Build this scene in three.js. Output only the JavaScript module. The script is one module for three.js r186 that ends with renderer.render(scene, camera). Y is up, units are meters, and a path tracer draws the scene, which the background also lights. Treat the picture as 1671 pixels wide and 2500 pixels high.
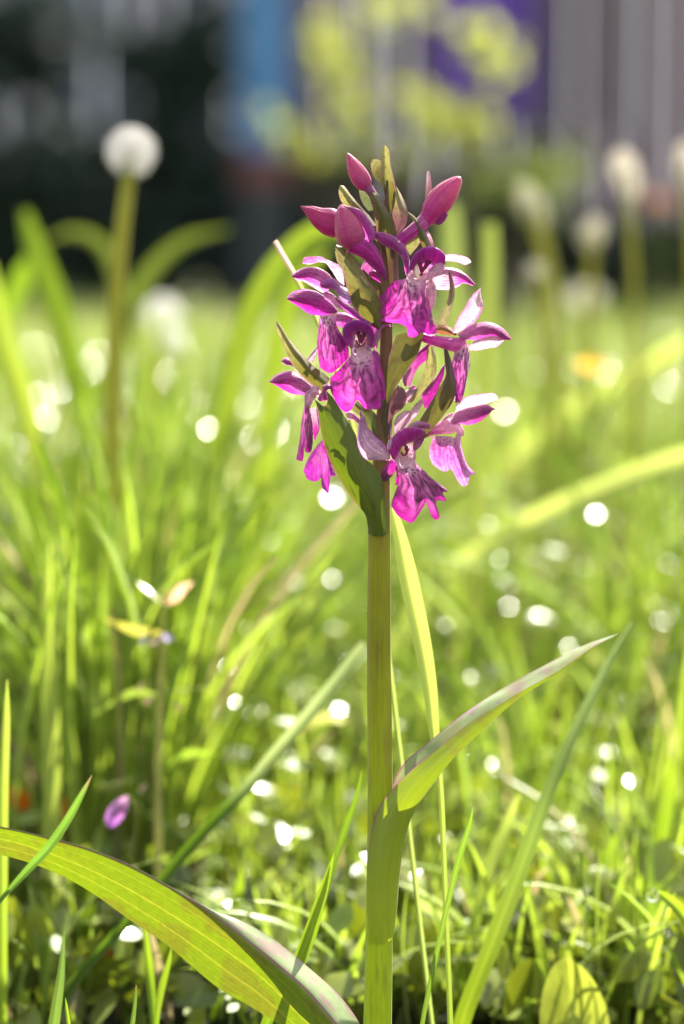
import * as THREE from 'three';
import { mergeGeometries } from 'three/addons/utils/BufferGeometryUtils.js';

// ---------------------------------------------------------------- camera, sky, sun, exposure
const scene = new THREE.Scene();
const FOV = 26.6, EYE = 0.26, PITCH = 6.6, D0 = 0.66;
const camera = new THREE.PerspectiveCamera(FOV, 684 / 1024, 0.02, 200);
camera.position.set(0, EYE, D0);
camera.rotation.set(-PITCH * Math.PI / 180, 0, 0);
camera.focus = D0; camera.userData.fStop = 3.9;
camera.updateMatrixWorld();

const SUN = new THREE.Vector3(0.30, 0.74, -0.60).normalize();
const sun = new THREE.DirectionalLight(new THREE.Color(1, 0.95, 0.84), 5);
sun.name = 'sun'; sun.position.copy(SUN).multiplyScalar(12); sun.target.position.set(0, 0, 0);
sun.castShadow = true; sun.shadow.mapSize.set(4096, 4096);
Object.assign(sun.shadow.camera, { left: -5, right: 5, top: 5, bottom: -5, near: 1, far: 30 });
scene.add(sun, sun.target);

const skyTexture = (() => {
  const W = 512, H = 256, a = new Float32Array(W * H * 4);
  for (let j = 0; j < H; j++) for (let i = 0; i < W; i++) {
    const up = ((j + 0.5) / H - 0.5) * Math.PI, az = ((i + 0.5) / W - 0.5) * 2 * Math.PI;
    const x = Math.cos(az) * Math.cos(up), y = Math.sin(up), z = Math.sin(az) * Math.cos(up);
    const h = Math.max(0, y), t = Math.pow(h, 0.55), c = x * SUN.x + y * SUN.y + z * SUN.z;
    const glow = 0.5 * Math.pow(Math.max(0, c), 10) + 0.12 * Math.max(0, c);
    const k = (j * W + i) * 4;
    if (y < 0) { a[k] = 0.10; a[k + 1] = 0.12; a[k + 2] = 0.07; } else {
      a[k] = 0.32 - 0.11 * t + glow; a[k + 1] = 0.325 - 0.08 * t + glow * 0.97; a[k + 2] = 0.33 - 0.02 * t + glow * 0.9;
    }
    a[k + 3] = 1;
  }
  const tex = new THREE.DataTexture(a, W, H, THREE.RGBAFormat, THREE.FloatType);
  tex.mapping = THREE.EquirectangularReflectionMapping; tex.magFilter = THREE.LinearFilter; tex.minFilter = THREE.LinearFilter; tex.needsUpdate = true;
  return tex;
})();
scene.background = skyTexture; scene.environment = skyTexture;
scene.backgroundIntensity = 1; scene.environmentIntensity = 1;

const renderer = new THREE.WebGLRenderer({ antialias: true });
renderer.setSize(684, 1024);
renderer.toneMapping = THREE.LinearToneMapping;
renderer.toneMappingExposure = 4.6;
renderer.shadowMap.enabled = true; renderer.shadowMap.type = THREE.PCFSoftShadowMap;

// ---------------------------------------------------------------- helpers
const V = (x, y, z) => new THREE.Vector3(x, y, z);
const rng = (s) => () => { s = (s + 0x6d2b79f5) | 0; let t = Math.imul(s ^ (s >>> 15), 1 | s); t = (t + Math.imul(t ^ (t >>> 7), 61 | t)) ^ t; return ((t ^ (t >>> 14)) >>> 0) / 4294967296; };
const lerp = (a, b, t) => a + (b - a) * t;
const mix = (a, b, t) => [lerp(a[0], b[0], t), lerp(a[1], b[1], t), lerp(a[2], b[2], t)];
const clamp01 = (x) => Math.min(1, Math.max(0, x));
const smooth = (a, b, x) => { const t = clamp01((x - a) / (b - a)); return t * t * (3 - 2 * t); };
const hash = (x, y, s) => { let h = Math.imul(x | 0, 374761393) ^ Math.imul(y | 0, 668265263) ^ Math.imul(s | 0, 1274126177); h = Math.imul(h ^ (h >>> 13), 1274126177); return ((h ^ (h >>> 16)) >>> 0) / 4294967296; };
const noise = (x, y, s = 0) => {
  const i = Math.floor(x), j = Math.floor(y), fx = x - i, fy = y - j, u = fx * fx * (3 - 2 * fx), v = fy * fy * (3 - 2 * fy);
  return lerp(lerp(hash(i, j, s), hash(i + 1, j, s), u), lerp(hash(i, j + 1, s), hash(i + 1, j + 1, s), u), v);
};
const fbm = (x, y, s = 0) => 0.55 * noise(x, y, s) + 0.3 * noise(2.1 * x, 2.1 * y, s + 7) + 0.15 * noise(4.3 * x, 4.3 * y, s + 13);

const PX = 2 * D0 * Math.tan(FOV * Math.PI / 360) / 2500;          // metres per photo pixel on the plane of focus
const camMatrix = camera.matrixWorld.clone();
const atDepth = (x, y, D) => V((x - 835.5) * PX * D / D0, (1250 - y) * PX * D / D0, -D).applyMatrix4(camMatrix);
const at = (x, y, z = 0) => atDepth(x, y, D0 - z * PX);            // z: photo pixels towards the camera from the plane of focus

const used = new Map();
function numbered(name) { const n = used.get(name) ?? 0; used.set(name, n + 1); return n ? name + '_' + String(n).padStart(3, '0') : name; }
function tag(o, label, category, group) { o.userData.label = label; o.userData.category = category; if (group) o.userData.group = group; return o; }
function thing(name, label, category, position, group) {
  const o = new THREE.Group(); o.name = numbered(name); o.position.copy(position); scene.add(o);
  return tag(o, label, category, group);
}
function put(name, geometry, material, parent) {
  const m = new THREE.Mesh(geometry, material); m.name = parent ? name : numbered(name); m.castShadow = m.receiveShadow = true;
  (parent ?? scene).add(m); return m;
}
function part(name, parent) { const g = new THREE.Group(); g.name = name; parent.add(g); return g; }

// a surface through several guide lines (points in any space), each spline-smoothed along, and across from line to line
function loft(lines, { nu = 14, nv = 30, bulge = 0, color, ruffle = 0, roll = 0, seed = 1, map } = {}) {
  const L = lines.map((l) => new THREE.CatmullRomCurve3(l, false, 'centripetal').getSpacedPoints(nv)), n = L.length;
  const pos = [], col = [], uv = [], idx = [];
  const cr = (a, b, c, d, t) => 0.5 * (2 * b + (c - a) * t + (2 * a - 5 * b + 4 * c - d) * t * t + (3 * b - a - 3 * c + d) * t * t * t);
  for (let j = 0; j <= nv; j++) for (let i = 0; i <= nu; i++) {
    const u = i / nu, v = j / nv, f = u * (n - 1), k = Math.min(n - 2, Math.floor(f)), t = f - k;
    const b = L[k][j], c = L[k + 1][j];
    const a = k ? L[k - 1][j] : b.clone().multiplyScalar(2).sub(c), d = k + 2 < n ? L[k + 2][j] : c.clone().multiplyScalar(2).sub(b);
    let p = V(cr(a.x, b.x, c.x, d.x, t), cr(a.y, b.y, c.y, d.y, t), cr(a.z, b.z, c.z, d.z, t));
    p.z += bulge * (1 - (2 * u - 1) ** 2) * Math.sqrt(Math.sin(Math.PI * Math.min(1, Math.max(0, v * 0.96 + 0.02))));
    if (roll) { const e = Math.max(0, 1 - u / 0.2), f = Math.max(0, 1 - (1 - u) / 0.2); p.z -= roll * (e * e + 0.5 * f * f); }
    if (ruffle) p.z += ruffle * (fbm(u * 5, v * 6, seed) - 0.5) * 2 * (0.35 + 0.65 * Math.abs(2 * u - 1)), p.x += ruffle * (0.4 * (noise(u * 7, v * 13, seed + 3) - 0.5) + 0.35 * (noise(u * 5, v * 31, seed + 8) - 0.5)) * Math.abs(2 * u - 1), p.y += ruffle * (0.5 * (noise(u * 23, v * 7, seed + 4) - 0.5) + 0.45 * (noise(u * 47, v * 5, seed + 6) - 0.5)) * v * v + ruffle * 0.3 * (noise(u * 5, v * 27, seed + 11) - 0.5) * Math.abs(2 * u - 1);
    const cc = color ? color(u, v, p) : [1, 1, 1];
    if (map) p = map(p);
    pos.push(p.x, p.y, p.z); uv.push(u, v); col.push(cc[0], cc[1], cc[2]);
  }
  for (let j = 0; j < nv; j++) for (let i = 0; i < nu; i++) { const a = j * (nu + 1) + i, b = a + nu + 1; idx.push(a, b, a + 1, a + 1, b, b + 1); }
  return geometryOf(pos, uv, col, idx);
}
function geometryOf(pos, uv, col, idx) {
  const g = new THREE.BufferGeometry();
  g.setAttribute('position', new THREE.Float32BufferAttribute(pos, 3)); g.setAttribute('uv', new THREE.Float32BufferAttribute(uv, 2)); g.setAttribute('color', new THREE.Float32BufferAttribute(col, 3));
  g.setIndex(idx); g.computeVertexNormals(); return g;
}
const paint = (g, c) => { const n = g.attributes.position.count, a = new Float32Array(n * 3); for (let i = 0; i < n; i++) a.set(c, i * 3); g.setAttribute('color', new THREE.BufferAttribute(a, 3)); return g; };
// a tube along points [Vector3, radius]
function tubular(pts, { nr = 14, nv = 26, flat = 1, ridge = 0, ridges = 3, phase = 0, color, seed = 1, map } = {}) {
  const curve = new THREE.CatmullRomCurve3(pts.map((p) => p[0]), false, 'centripetal'), n = pts.length - 1;
  const rcurve = new THREE.CatmullRomCurve3(pts.map((p, i) => V(p[1], i, 0)), false, 'centripetal');
  const pos = [], col = [], uv = [], idx = [];
  for (let j = 0; j <= nv; j++) {
    const v = j / nv, c = curve.getPoint(v), tan = curve.getTangent(v), r = Math.max(0, rcurve.getPoint(v).x);
    let n2 = V(0, 0, 1); n2.addScaledVector(tan, -tan.dot(n2)).normalize();
    const n1 = V().crossVectors(tan, n2).normalize();
    for (let i = 0; i <= nr; i++) {
      const a = i / nr * 2 * Math.PI, rr = r * (1 + ridge * Math.cos(ridges * a + phase));
      let p = c.clone().addScaledVector(n1, rr * Math.cos(a)).addScaledVector(n2, rr * flat * Math.sin(a));
      const cc = color ? color(i / nr, v, p) : [1, 1, 1];
      if (map) p = map(p);
      pos.push(p.x, p.y, p.z); uv.push(i / nr, v); col.push(...cc);
    }
  }
  for (let j = 0; j < nv; j++) for (let i = 0; i < nr; i++) { const a = j * (nr + 1) + i, b = a + nr + 1; idx.push(a, b, a + 1, a + 1, b, b + 1); }
  return geometryOf(pos, uv, col, idx);
}

// ---------------------------------------------------------------- materials
// fine ridges along a petal with cells between them, as a height map
function reliefTexture(lines, cells, seed) {
  const N = 512, a = new Uint8Array(N * N * 4);
  for (let j = 0; j < N; j++) for (let i = 0; i < N; i++) {
    const u = i / N, v = j / N, ridge = 0.5 + 0.5 * Math.sin(u * 6.283 * lines + 3 * noise(u * 4, v * 5, seed));
    const h = 0.4 * ridge + 0.35 * noise(u * cells, v * cells * 1.6, seed + 1) + 0.25 * fbm(u * 9, v * 11, seed + 2), k = (j * N + i) * 4;
    a[k] = a[k + 1] = a[k + 2] = 255 * clamp01(h); a[k + 3] = 255;
  }
  const t = new THREE.DataTexture(a, N, N); t.magFilter = THREE.LinearFilter; t.wrapS = t.wrapT = THREE.RepeatWrapping; t.needsUpdate = true; return t;
}
const petalRelief = reliefTexture(11, 70, 3), leafRelief = reliefTexture(26, 60, 4);
const phys = (o) => new THREE.MeshPhysicalMaterial({ side: THREE.DoubleSide, roughness: 1, metalness: 0, ...o });
const leafy = (o) => phys({ transmission: 0.5, thickness: 0, vertexColors: true, clearcoat: 0.5, clearcoatRoughness: 0.4, specularIntensity: 0.3, ...o });
const M = {
  petal: leafy({ bumpMap: petalRelief, bumpScale: 0.0005, transmission: 0.55, clearcoat: 0.6, clearcoatRoughness: 0.4, sheen: 1, sheenColor: new THREE.Color(1, 0.92, 0.97), sheenRoughness: 0.5 }),
  bract: leafy({ bumpMap: leafRelief, bumpScale: 0.0001, transmission: 0.45, clearcoat: 0.5, clearcoatRoughness: 0.32, sheen: 0.5, sheenColor: new THREE.Color(1, 1, 0.95), sheenRoughness: 0.5 }),
  stem: leafy({ bumpMap: leafRelief, bumpScale: 0.0002, transmission: 0.5, clearcoat: 0.25, clearcoatRoughness: 0.35 }),
  leaf: leafy({ bumpMap: leafRelief, bumpScale: 0.00007, transmission: 0.45, clearcoat: 1, clearcoatRoughness: 0.36 }),
  bud: leafy({ bumpMap: petalRelief, bumpScale: 0.0005, transmission: 0.5, clearcoat: 0.8, clearcoatRoughness: 0.32, sheen: 1, sheenColor: new THREE.Color(1, 0.92, 0.97), sheenRoughness: 0.5 }),
  column: leafy({ transmission: 0.1 }),
  grass: leafy({ transmission: 0.5, clearcoat: 0.9, clearcoatRoughness: 0.34 }),
  blade: leafy({ transmission: 0.55, clearcoat: 0.35, clearcoatRoughness: 0.35 }),
  glossy: leafy({ transmission: 0.4, clearcoat: 1, clearcoatRoughness: 0.22 }),
  matte: phys({ vertexColors: true, roughness: 0.9 }),
  fluff: leafy({ transmission: 0.5, clearcoat: 0, specularIntensity: 0 }),
};

// ---------------------------------------------------------------- ground
const GROUND_Y = 0;
{
  const g = new THREE.PlaneGeometry(80, 80, 400, 400); g.rotateX(-Math.PI / 2);
  const p = g.attributes.position, c = new Float32Array(p.count * 3);
  for (let i = 0; i < p.count; i++) {
    const x = p.getX(i), z = p.getZ(i), n = fbm(x * 0.7, z * 0.7, 5);
    p.setY(i, -0.012 * n - 0.002);
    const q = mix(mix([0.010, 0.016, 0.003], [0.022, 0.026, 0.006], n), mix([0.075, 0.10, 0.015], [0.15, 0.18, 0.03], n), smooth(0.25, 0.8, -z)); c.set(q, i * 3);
  }
  g.setAttribute('color', new THREE.BufferAttribute(c, 3)); g.computeVertexNormals();
  put('ground', g, M.matte).userData.kind = 'structure';
}

// ---------------------------------------------------------------- background
const boardMaterial = phys({ vertexColors: true, roughness: 0.85 });
function boardGeometry(w, h, t, color, seed) {
  const g = new THREE.BoxGeometry(w, h, t, 3, 12, 1), p = g.attributes.position, c = [];
  for (let i = 0; i < p.count; i++) {
    const n = fbm(p.getX(i) * 60, p.getY(i) * 3, seed);
    p.setZ(i, p.getZ(i) + (n - 0.5) * 0.004);
    c.push(color[0] * (0.7 + 0.6 * n), color[1] * (0.7 + 0.6 * n), color[2] * (0.7 + 0.6 * n));
  }
  g.setAttribute('color', new THREE.Float32BufferAttribute(c, 3)); g.computeVertexNormals(); return g;
}
// wooden fence behind the meadow: right boards tinted mauve after the lens flare wash, blue-grey weathered boards at the left
function fence(label, x0, x1, z, h, step, tones, seed) {
  const f = thing('board_fence', label, 'fence', V((x0 + x1) / 2, 0, z)), r = rng(seed), w = step - 0.012;
  const variants = tones.map((t, i) => boardGeometry(w, h, 0.024, t, seed + i));
  const mid = (x0 + x1) / 2;
  for (let x = x0 + step / 2, i = 0; x < x1; x += step, i++) {
    const b = put('board', variants[Math.floor(r() * variants.length)], boardMaterial, f);
    b.position.set(x - mid, h / 2 + (r() - 0.5) * 0.02, (r() - 0.5) * 0.01);
  }
  for (const y of [0.35, h - 0.4]) put('rail', boardGeometry(x1 - x0, 0.07, 0.04, tones[0], seed + 9).translate(0, y, -0.04), boardMaterial, f);
  return f;
}
const XB = (px, D) => atDepth(px, 650, D).x, YB = (py, D) => atDepth(835, py, D).y, ZB = (D) => atDepth(835, 650, D).z;
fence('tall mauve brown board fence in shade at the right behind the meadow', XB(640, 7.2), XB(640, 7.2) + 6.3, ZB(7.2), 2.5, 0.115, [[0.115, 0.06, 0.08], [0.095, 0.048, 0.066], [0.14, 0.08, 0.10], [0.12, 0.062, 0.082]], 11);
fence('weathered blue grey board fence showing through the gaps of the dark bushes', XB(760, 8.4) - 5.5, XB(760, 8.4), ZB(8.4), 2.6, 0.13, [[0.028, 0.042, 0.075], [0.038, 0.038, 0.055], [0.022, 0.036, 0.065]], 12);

function post(name, label, category, px0, px1, y0, D, h, color, seed) {
  const x = (XB(px0, D) + XB(px1, D)) / 2, w = XB(px1, D) - XB(px0, D);
  const t = thing(name, label, category, V(x, 0, ZB(D)));
  put('shaft', boardGeometry(w, h - y0, Math.min(w, 0.12), color, seed).translate(0, y0 + (h - y0) / 2, 0), boardMaterial, t);
  put('cap', paint(new THREE.ConeGeometry(w * 0.75, 0.06, 4).rotateY(Math.PI / 4).translate(0, h + 0.03, 0), color), boardMaterial, t);
  return t;
}
{
  const D = 6.2, y0 = YB(372, D);
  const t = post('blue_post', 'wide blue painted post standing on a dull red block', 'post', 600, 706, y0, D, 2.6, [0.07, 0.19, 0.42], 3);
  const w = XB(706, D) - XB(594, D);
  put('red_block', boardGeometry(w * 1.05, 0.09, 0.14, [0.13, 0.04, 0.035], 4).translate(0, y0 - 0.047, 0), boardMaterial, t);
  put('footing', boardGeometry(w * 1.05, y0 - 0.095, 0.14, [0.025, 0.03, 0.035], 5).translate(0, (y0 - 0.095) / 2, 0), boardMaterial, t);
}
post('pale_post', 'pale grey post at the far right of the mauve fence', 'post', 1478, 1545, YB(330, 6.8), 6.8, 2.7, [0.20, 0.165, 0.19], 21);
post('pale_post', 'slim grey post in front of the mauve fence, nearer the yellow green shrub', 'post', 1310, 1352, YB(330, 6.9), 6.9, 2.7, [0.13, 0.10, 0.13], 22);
{  // added panel and ledge, their violet stands in for a lens flare spot
  const D = 7.0, t = thing('flare_panel', 'added violet panel standing in for a lens flare spot, partly behind the yellow green leaves', 'panel', V((XB(1060, D) + XB(1335, D)) / 2, 0, ZB(D)));
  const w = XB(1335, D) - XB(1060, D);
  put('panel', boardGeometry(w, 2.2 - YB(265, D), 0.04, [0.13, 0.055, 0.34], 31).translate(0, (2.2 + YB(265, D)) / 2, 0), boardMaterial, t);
  put('flare_sill', boardGeometry(w * 1.1, 0.05, 0.07, [0.13, 0.09, 0.2], 32).translate(0, YB(265, D) - 0.027, 0), boardMaterial, t);
}

// leaf card with a midrib fold, 6 triangles
function leafGeometry(len, wid, fold = 0.25, bend = 0.1, seg = 4) {
  const pos = [], uv = [], col = [], idx = [];
  for (let j = 0; j <= seg; j++) {
    const v = j / seg, w = wid / 2 * Math.pow(Math.sin(Math.PI * Math.min(0.985, 0.06 + 0.94 * v)), 0.8);
    for (let i = -1; i <= 1; i++) { pos.push(i * w, v * len, -Math.abs(i) * w * fold + bend * len * v * v * -1); uv.push((i + 1) / 2, v); const k = i ? 1 : 0.85; col.push(k, k, k); }
  }
  for (let j = 0; j < seg; j++) for (let i = 0; i < 2; i++) { const a = j * 3 + i, b = a + 3; idx.push(a, a + 1, b, a + 1, b + 1, b); }
  return geometryOf(pos, uv, col, idx);
}
const tmp = new THREE.Object3D();
function scatter(name, geometry, material, places, parent) {        // places: [position, euler-ish quaternion, scale, color]
  const m = new THREE.InstancedMesh(geometry, material, places.length); m.name = parent ? name : numbered(name); m.castShadow = m.receiveShadow = true;
  const c = new THREE.Color();
  places.forEach(([p, q, s, k], i) => { tmp.position.copy(p); tmp.quaternion.copy(q); tmp.scale.setScalar(1).multiplyScalar(s.x ?? s); if (s.x !== undefined) tmp.scale.set(s.x, s.y, s.z); tmp.updateMatrix(); m.setMatrixAt(i, tmp.matrix); m.setColorAt(i, c.setRGB(...k)); });
  (parent ?? scene).add(m); return m;
}
const quat = (r) => new THREE.Quaternion().setFromEuler(new THREE.Euler(r() * 6.283, r() * 6.283, r() * 6.283));
const trunkColor = (u, v) => { const n = fbm(u * 9, v * 14, 4); return mix([0.03, 0.022, 0.015], [0.09, 0.07, 0.05], n); };
function bush(name, label, category, blobs, D, color, leafLen, density, material, seed, group) {
  const r = rng(seed), cs = blobs.map(([x, y, rad, dd = 0]) => [atDepth(x, y, D + dd), rad * PX * D / D0]);
  const bx = cs.reduce((s, c) => s + c[0].x, 0) / cs.length, bz = cs.reduce((s, c) => s + c[0].z, 0) / cs.length;
  const base = V(bx, 0, bz), t = thing(name, label, category, base, group);
  const limbs = [];
  for (const [c] of cs) {
    const q = c.clone().sub(base), m = V(q.x * 0.35, Math.max(0.08, q.y * 0.5), q.z * 0.4);
    limbs.push(tubular([[V(0, -0.02, 0), 0.0045 * D], [m, 0.0022 * D], [q, 0.0006 * D]], { nr: 6, nv: 8, color: trunkColor }));
  }
  put('trunk', mergeGeometries(limbs), M.matte, t);
  const places = [];
  for (const [c, R] of cs) {
    const n = Math.max(6, Math.round(density * R * R / (leafLen * leafLen)));
    for (let i = 0; i < n; i++) {
      const d = V(r() * 2 - 1, r() * 2 - 1, r() * 2 - 1); if (d.length() > 1) d.normalize();
      d.multiplyScalar(R * (0.55 + 0.45 * r()));
      const k = 0.65 + 0.7 * r();
      places.push([c.clone().sub(base).add(d), quat(r), 0.7 + 0.6 * r(), [color[0] * k, color[1] * k, color[2] * k * (0.7 + 0.6 * r())]]);
    }
  }
  const f = scatter('foliage', leafGeometry(leafLen, leafLen * 0.6), material, places, t); f.userData.kind = 'stuff';
  return t;
}
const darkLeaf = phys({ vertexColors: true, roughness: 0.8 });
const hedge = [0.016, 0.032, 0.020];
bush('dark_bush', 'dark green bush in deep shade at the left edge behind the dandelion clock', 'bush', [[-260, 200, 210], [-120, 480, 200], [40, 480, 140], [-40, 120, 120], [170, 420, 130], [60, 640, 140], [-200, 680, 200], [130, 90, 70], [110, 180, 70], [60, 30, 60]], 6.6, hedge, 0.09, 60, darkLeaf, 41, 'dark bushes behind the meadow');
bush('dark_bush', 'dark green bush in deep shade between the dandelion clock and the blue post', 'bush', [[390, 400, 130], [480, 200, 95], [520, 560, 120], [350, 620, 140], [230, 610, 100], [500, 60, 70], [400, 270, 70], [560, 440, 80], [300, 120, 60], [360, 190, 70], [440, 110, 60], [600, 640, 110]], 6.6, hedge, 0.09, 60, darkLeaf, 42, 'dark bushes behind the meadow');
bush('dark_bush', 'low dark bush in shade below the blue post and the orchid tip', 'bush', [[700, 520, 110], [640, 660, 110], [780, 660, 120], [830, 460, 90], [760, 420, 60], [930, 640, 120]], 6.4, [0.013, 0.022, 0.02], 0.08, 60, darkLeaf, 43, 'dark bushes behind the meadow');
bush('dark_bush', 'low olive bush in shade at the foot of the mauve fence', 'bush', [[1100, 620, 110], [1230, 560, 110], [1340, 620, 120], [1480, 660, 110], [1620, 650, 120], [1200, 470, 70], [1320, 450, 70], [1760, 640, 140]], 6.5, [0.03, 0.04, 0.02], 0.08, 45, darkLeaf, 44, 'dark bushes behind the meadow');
const brightLeaf = leafy({ transmission: 0.55, clearcoat: 0.3, clearcoatRoughness: 0.4 });
bush('shrub', 'sunlit yellow green shrub with loose leaf clusters in front of the fence', 'shrub',
  [[800, 90, 52], [830, 160, 59], [870, 240, 61], [810, 250, 42], [690, 310, 42], [740, 340, 30], [790, 385, 35], [1020, 250, 44], [1060, 300, 56], [1130, 320, 52], [1190, 315, 34], [1010, 340, 38], [940, 40, 44], [1030, 0, 36], [1165, 70, 44], [1215, 120, 44], [1240, 165, 26], [900, 350, 34], [980, 400, 32]], 2.7, [0.40, 0.43, 0.07], 0.026, 17, brightLeaf, 45);
bush('shrub', 'low dull green shrub at the foot of the fence, right of the orchid tip', 'shrub', [[1200, 450, 52], [1290, 420, 60], [1370, 410, 50], [1140, 470, 40], [1100, 520, 36], [1330, 500, 50]], 3.2, [0.16, 0.2, 0.03], 0.03, 16, brightLeaf, 46);

// ---------------------------------------------------------------- the orchid
const orchidBase = at(915, 2722, 0); orchidBase.y = 0;
const orchid = thing('spotted_orchid', 'tall magenta orchid in sharp focus with one flower spike, green stem and long leaves', 'orchid', orchidBase);
const toOrchid = (p) => at(p.x, p.y, p.z).sub(orchidBase);
const ZOOM = { P: [0, 0, 1], A: [640, 340, 2.529], B: [640, 760, 2.529], 1: [700, 340, 5.2267], 2: [940, 400, 6.03], 3: [650, 580, 5.2267], 4: [900, 580, 4.2378], 5: [640, 760, 4.9], 6: [900, 820, 4.6118], 7: [700, 940, 5.6], 8: [840, 960, 4.6118], L: [836, 1400, 1.8778], K: [0, 1400, 1.8756] };
function guide(zoom, text, z = 0) {
  const [ox, oy, s] = ZOOM[zoom], pts = text.trim().split(/\s+/).map((t) => t.split(',').map(Number));
  return pts.map(([x, y, q], i) => V(ox + x / s, oy + y / s, q ?? (Array.isArray(z) ? lerpList(z, i / Math.max(1, pts.length - 1)) : z)));
}
function lerpList(a, t) { const f = t * (a.length - 1), k = Math.min(a.length - 2, Math.floor(f)); return lerp(a[k], a[k + 1], f - k); }
let pieceSeed = 100;
function sheet(name, parent, zoom, text, o = {}) {
  const seed = pieceSeed++, lines = text.split('|').map((t, i) => guide(zoom, t, Array.isArray(o.z?.[0]) ? o.z[i] : o.z));
  const g = loft(lines, { nu: 24, nv: 40, ruffle: 2.2, roll: o.m ? 0 : 11, seed, ...o, color: (u, v, p) => o.color(u, v, p, seed), map: toOrchid });
  return put(name, g, o.m ?? M.petal, parent);
}
function tube(name, parent, zoom, text, o = {}) {                     // x,y,r[,z]
  const [ox, oy, s] = ZOOM[zoom], seed = pieceSeed++, pts = text.trim().split(/\s+/).map((t) => t.split(',').map(Number));
  const g = tubular(pts.map(([x, y, r, z], i) => [V(ox + x / s, oy + y / s, z ?? (Array.isArray(o.z) ? lerpList(o.z, i / (pts.length - 1)) : o.z ?? 0)), r / s]), { nr: 22, nv: 40, seed, ...o, color: (u, v, p) => o.color(u, v, p, seed), map: toOrchid });
  return put(name, g, o.m ?? M.petal, parent);
}
// pigments (linear); PALE and OLIVEPALE also carry the tone of sunlit parts
const DEEP = [0.37, 0.005, 0.215], MAG = [0.46, 0.013, 0.30], PINK = [0.62, 0.14, 0.43], PALE = [0.76, 0.44, 0.58], VIOLET = [0.43, 0.028, 0.36], DARK = [0.08, 0.002, 0.05], CRIM = [0.15, 0.002, 0.075];
const OLIVE = [0.115, 0.108, 0.014], OLIVEPALE = [0.36, 0.33, 0.10], BROWN = [0.09, 0.038, 0.022], MAUVE = [0.19, 0.07, 0.085];
// veined petal: pigment a at the base to b at the tip, rim c
const petal = (a, b, rim = b, veins = 0.8) => (u, v, p, s) => {
  let c = mix(a, b, smooth(0.05, 0.8, v + 0.25 * (fbm(u * 4, v * 5, s) - 0.5)));
  c = mix(c, rim, smooth(0.62, 1, Math.abs(2 * u - 1)) * 0.7);
  const vein = Math.pow(0.5 + 0.5 * Math.sin(u * 36 + 4 * fbm(u * 3, v * 4, s + 1)), 3) * veins, spk = fbm(p.x * 0.35, p.y * 0.35, s + 5);
  const k = 0.6 + 0.8 * fbm(p.x * 0.07, p.y * 0.07, s + 9);
  c = [c[0] * k, c[1] * k, c[2] * k];
  return mix(mix(c, DARK, vein * 0.55), [c[0] * 1.3, c[1] * 1.8 + 0.03, c[2] * 1.25], smooth(0.45, 0.8, spk) * 0.5);
};
const bractColor = (base, tip, rim = [0.30, 0.07, 0.13]) => (u, v, p, s) => {
  let c = mix(base, tip, smooth(0.2, 1, v));
  const stripe = 0.5 + 0.5 * Math.sin(u * 42 + 3 * fbm(u * 2, v * 3, s)), blot = fbm(u * 6, v * 22, s + 2), n = fbm(p.x * 0.3, p.y * 0.12, s + 4);
  c = mix(c, BROWN, 0.16 * stripe + 0.45 * smooth(0.5, 0.75, blot));
  c = [c[0] * (0.8 + 0.4 * n), c[1] * (0.8 + 0.4 * n), c[2] * (0.8 + 0.4 * n)];
  return mix(c, rim, smooth(0.86, 1, Math.abs(2 * u - 1)) * 0.8);
};
// the lip: pale throat with dots, dark dashed loops down the middle, deep magenta towards the lobes
const lipColor = (mid = MAG, dark = CRIM, strength = 1, throat = PALE) => (u, v, p, s) => {
  const e = Math.abs(2 * u - 1), n = fbm(u * 5, v * 6, s), ground = mix(mix(PINK, mid, 0.15), mid, smooth(0.3, 0.9, v * 0.8 + 0.55 * e * e + 0.5 * (n - 0.5)));
  let c = mix(throat, ground, smooth(0.04, 0.34, v + 0.18 * e)), k = 0;
  for (let i = 0; i < 9; i++) {
    const c0 = 0.5 + (i - 4) * 0.102, wob = 0.028 * Math.sin(v * 11 + i * 2.4) + 0.10 * (noise(i * 3.1, v * 6, s) - 0.5);
    const d = (u - c0 - wob) / (0.024 + 0.022 * noise(i, v * 9, s + 3)), dash = smooth(0.14, 0.3, noise(i * 7.7, v * 9, s + 9));
    const end = 0.58 + 0.34 * noise(i * 5.3, 1.5, s);
    k = Math.max(k, Math.exp(-d * d) * dash * smooth(0.14, 0.22, v) * (1 - smooth(end, end + 0.14, v)) * (0.65 + 0.35 * noise(i, v * 14, s + 5)));
  }
  for (let i = 0; i < 9; i++) { const du = (u - 0.2 - 0.6 * hash(i, 1, s)) / 0.055, dv = (v - 0.04 - 0.14 * hash(i, 2, s)) / 0.024; k = Math.max(k, Math.exp(-(du * du + dv * dv))); }
  c = mix(c, dark, clamp01(k * strength));
  const g = fbm(p.x * 0.25, p.y * 0.25, s + 6), w = 0.75 + 0.5 * fbm(p.x * 0.08, p.y * 0.08, s + 16);
  return [c[0] * (0.78 + 0.44 * g) * w, c[1] * (0.6 + 0.8 * g) * w, c[2] * (0.78 + 0.44 * g) * w];
};
const budColor = (a, b) => (u, v, p, s) => { const n = fbm(p.x * 0.16, p.y * 0.1, s), seam = Math.pow(0.5 + 0.5 * Math.cos(3 * u * 6.283 + 0.6), 14); let c = mix(a, b, smooth(0.3, 1, v + 0.3 * (n - 0.5))); c = mix(c, DEEP, 0.55 * seam); const k = 0.75 + 0.5 * fbm(p.x * 0.3, p.y * 0.3, s + 1); return [c[0] * k, c[1] * k, c[2] * k]; };

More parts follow.
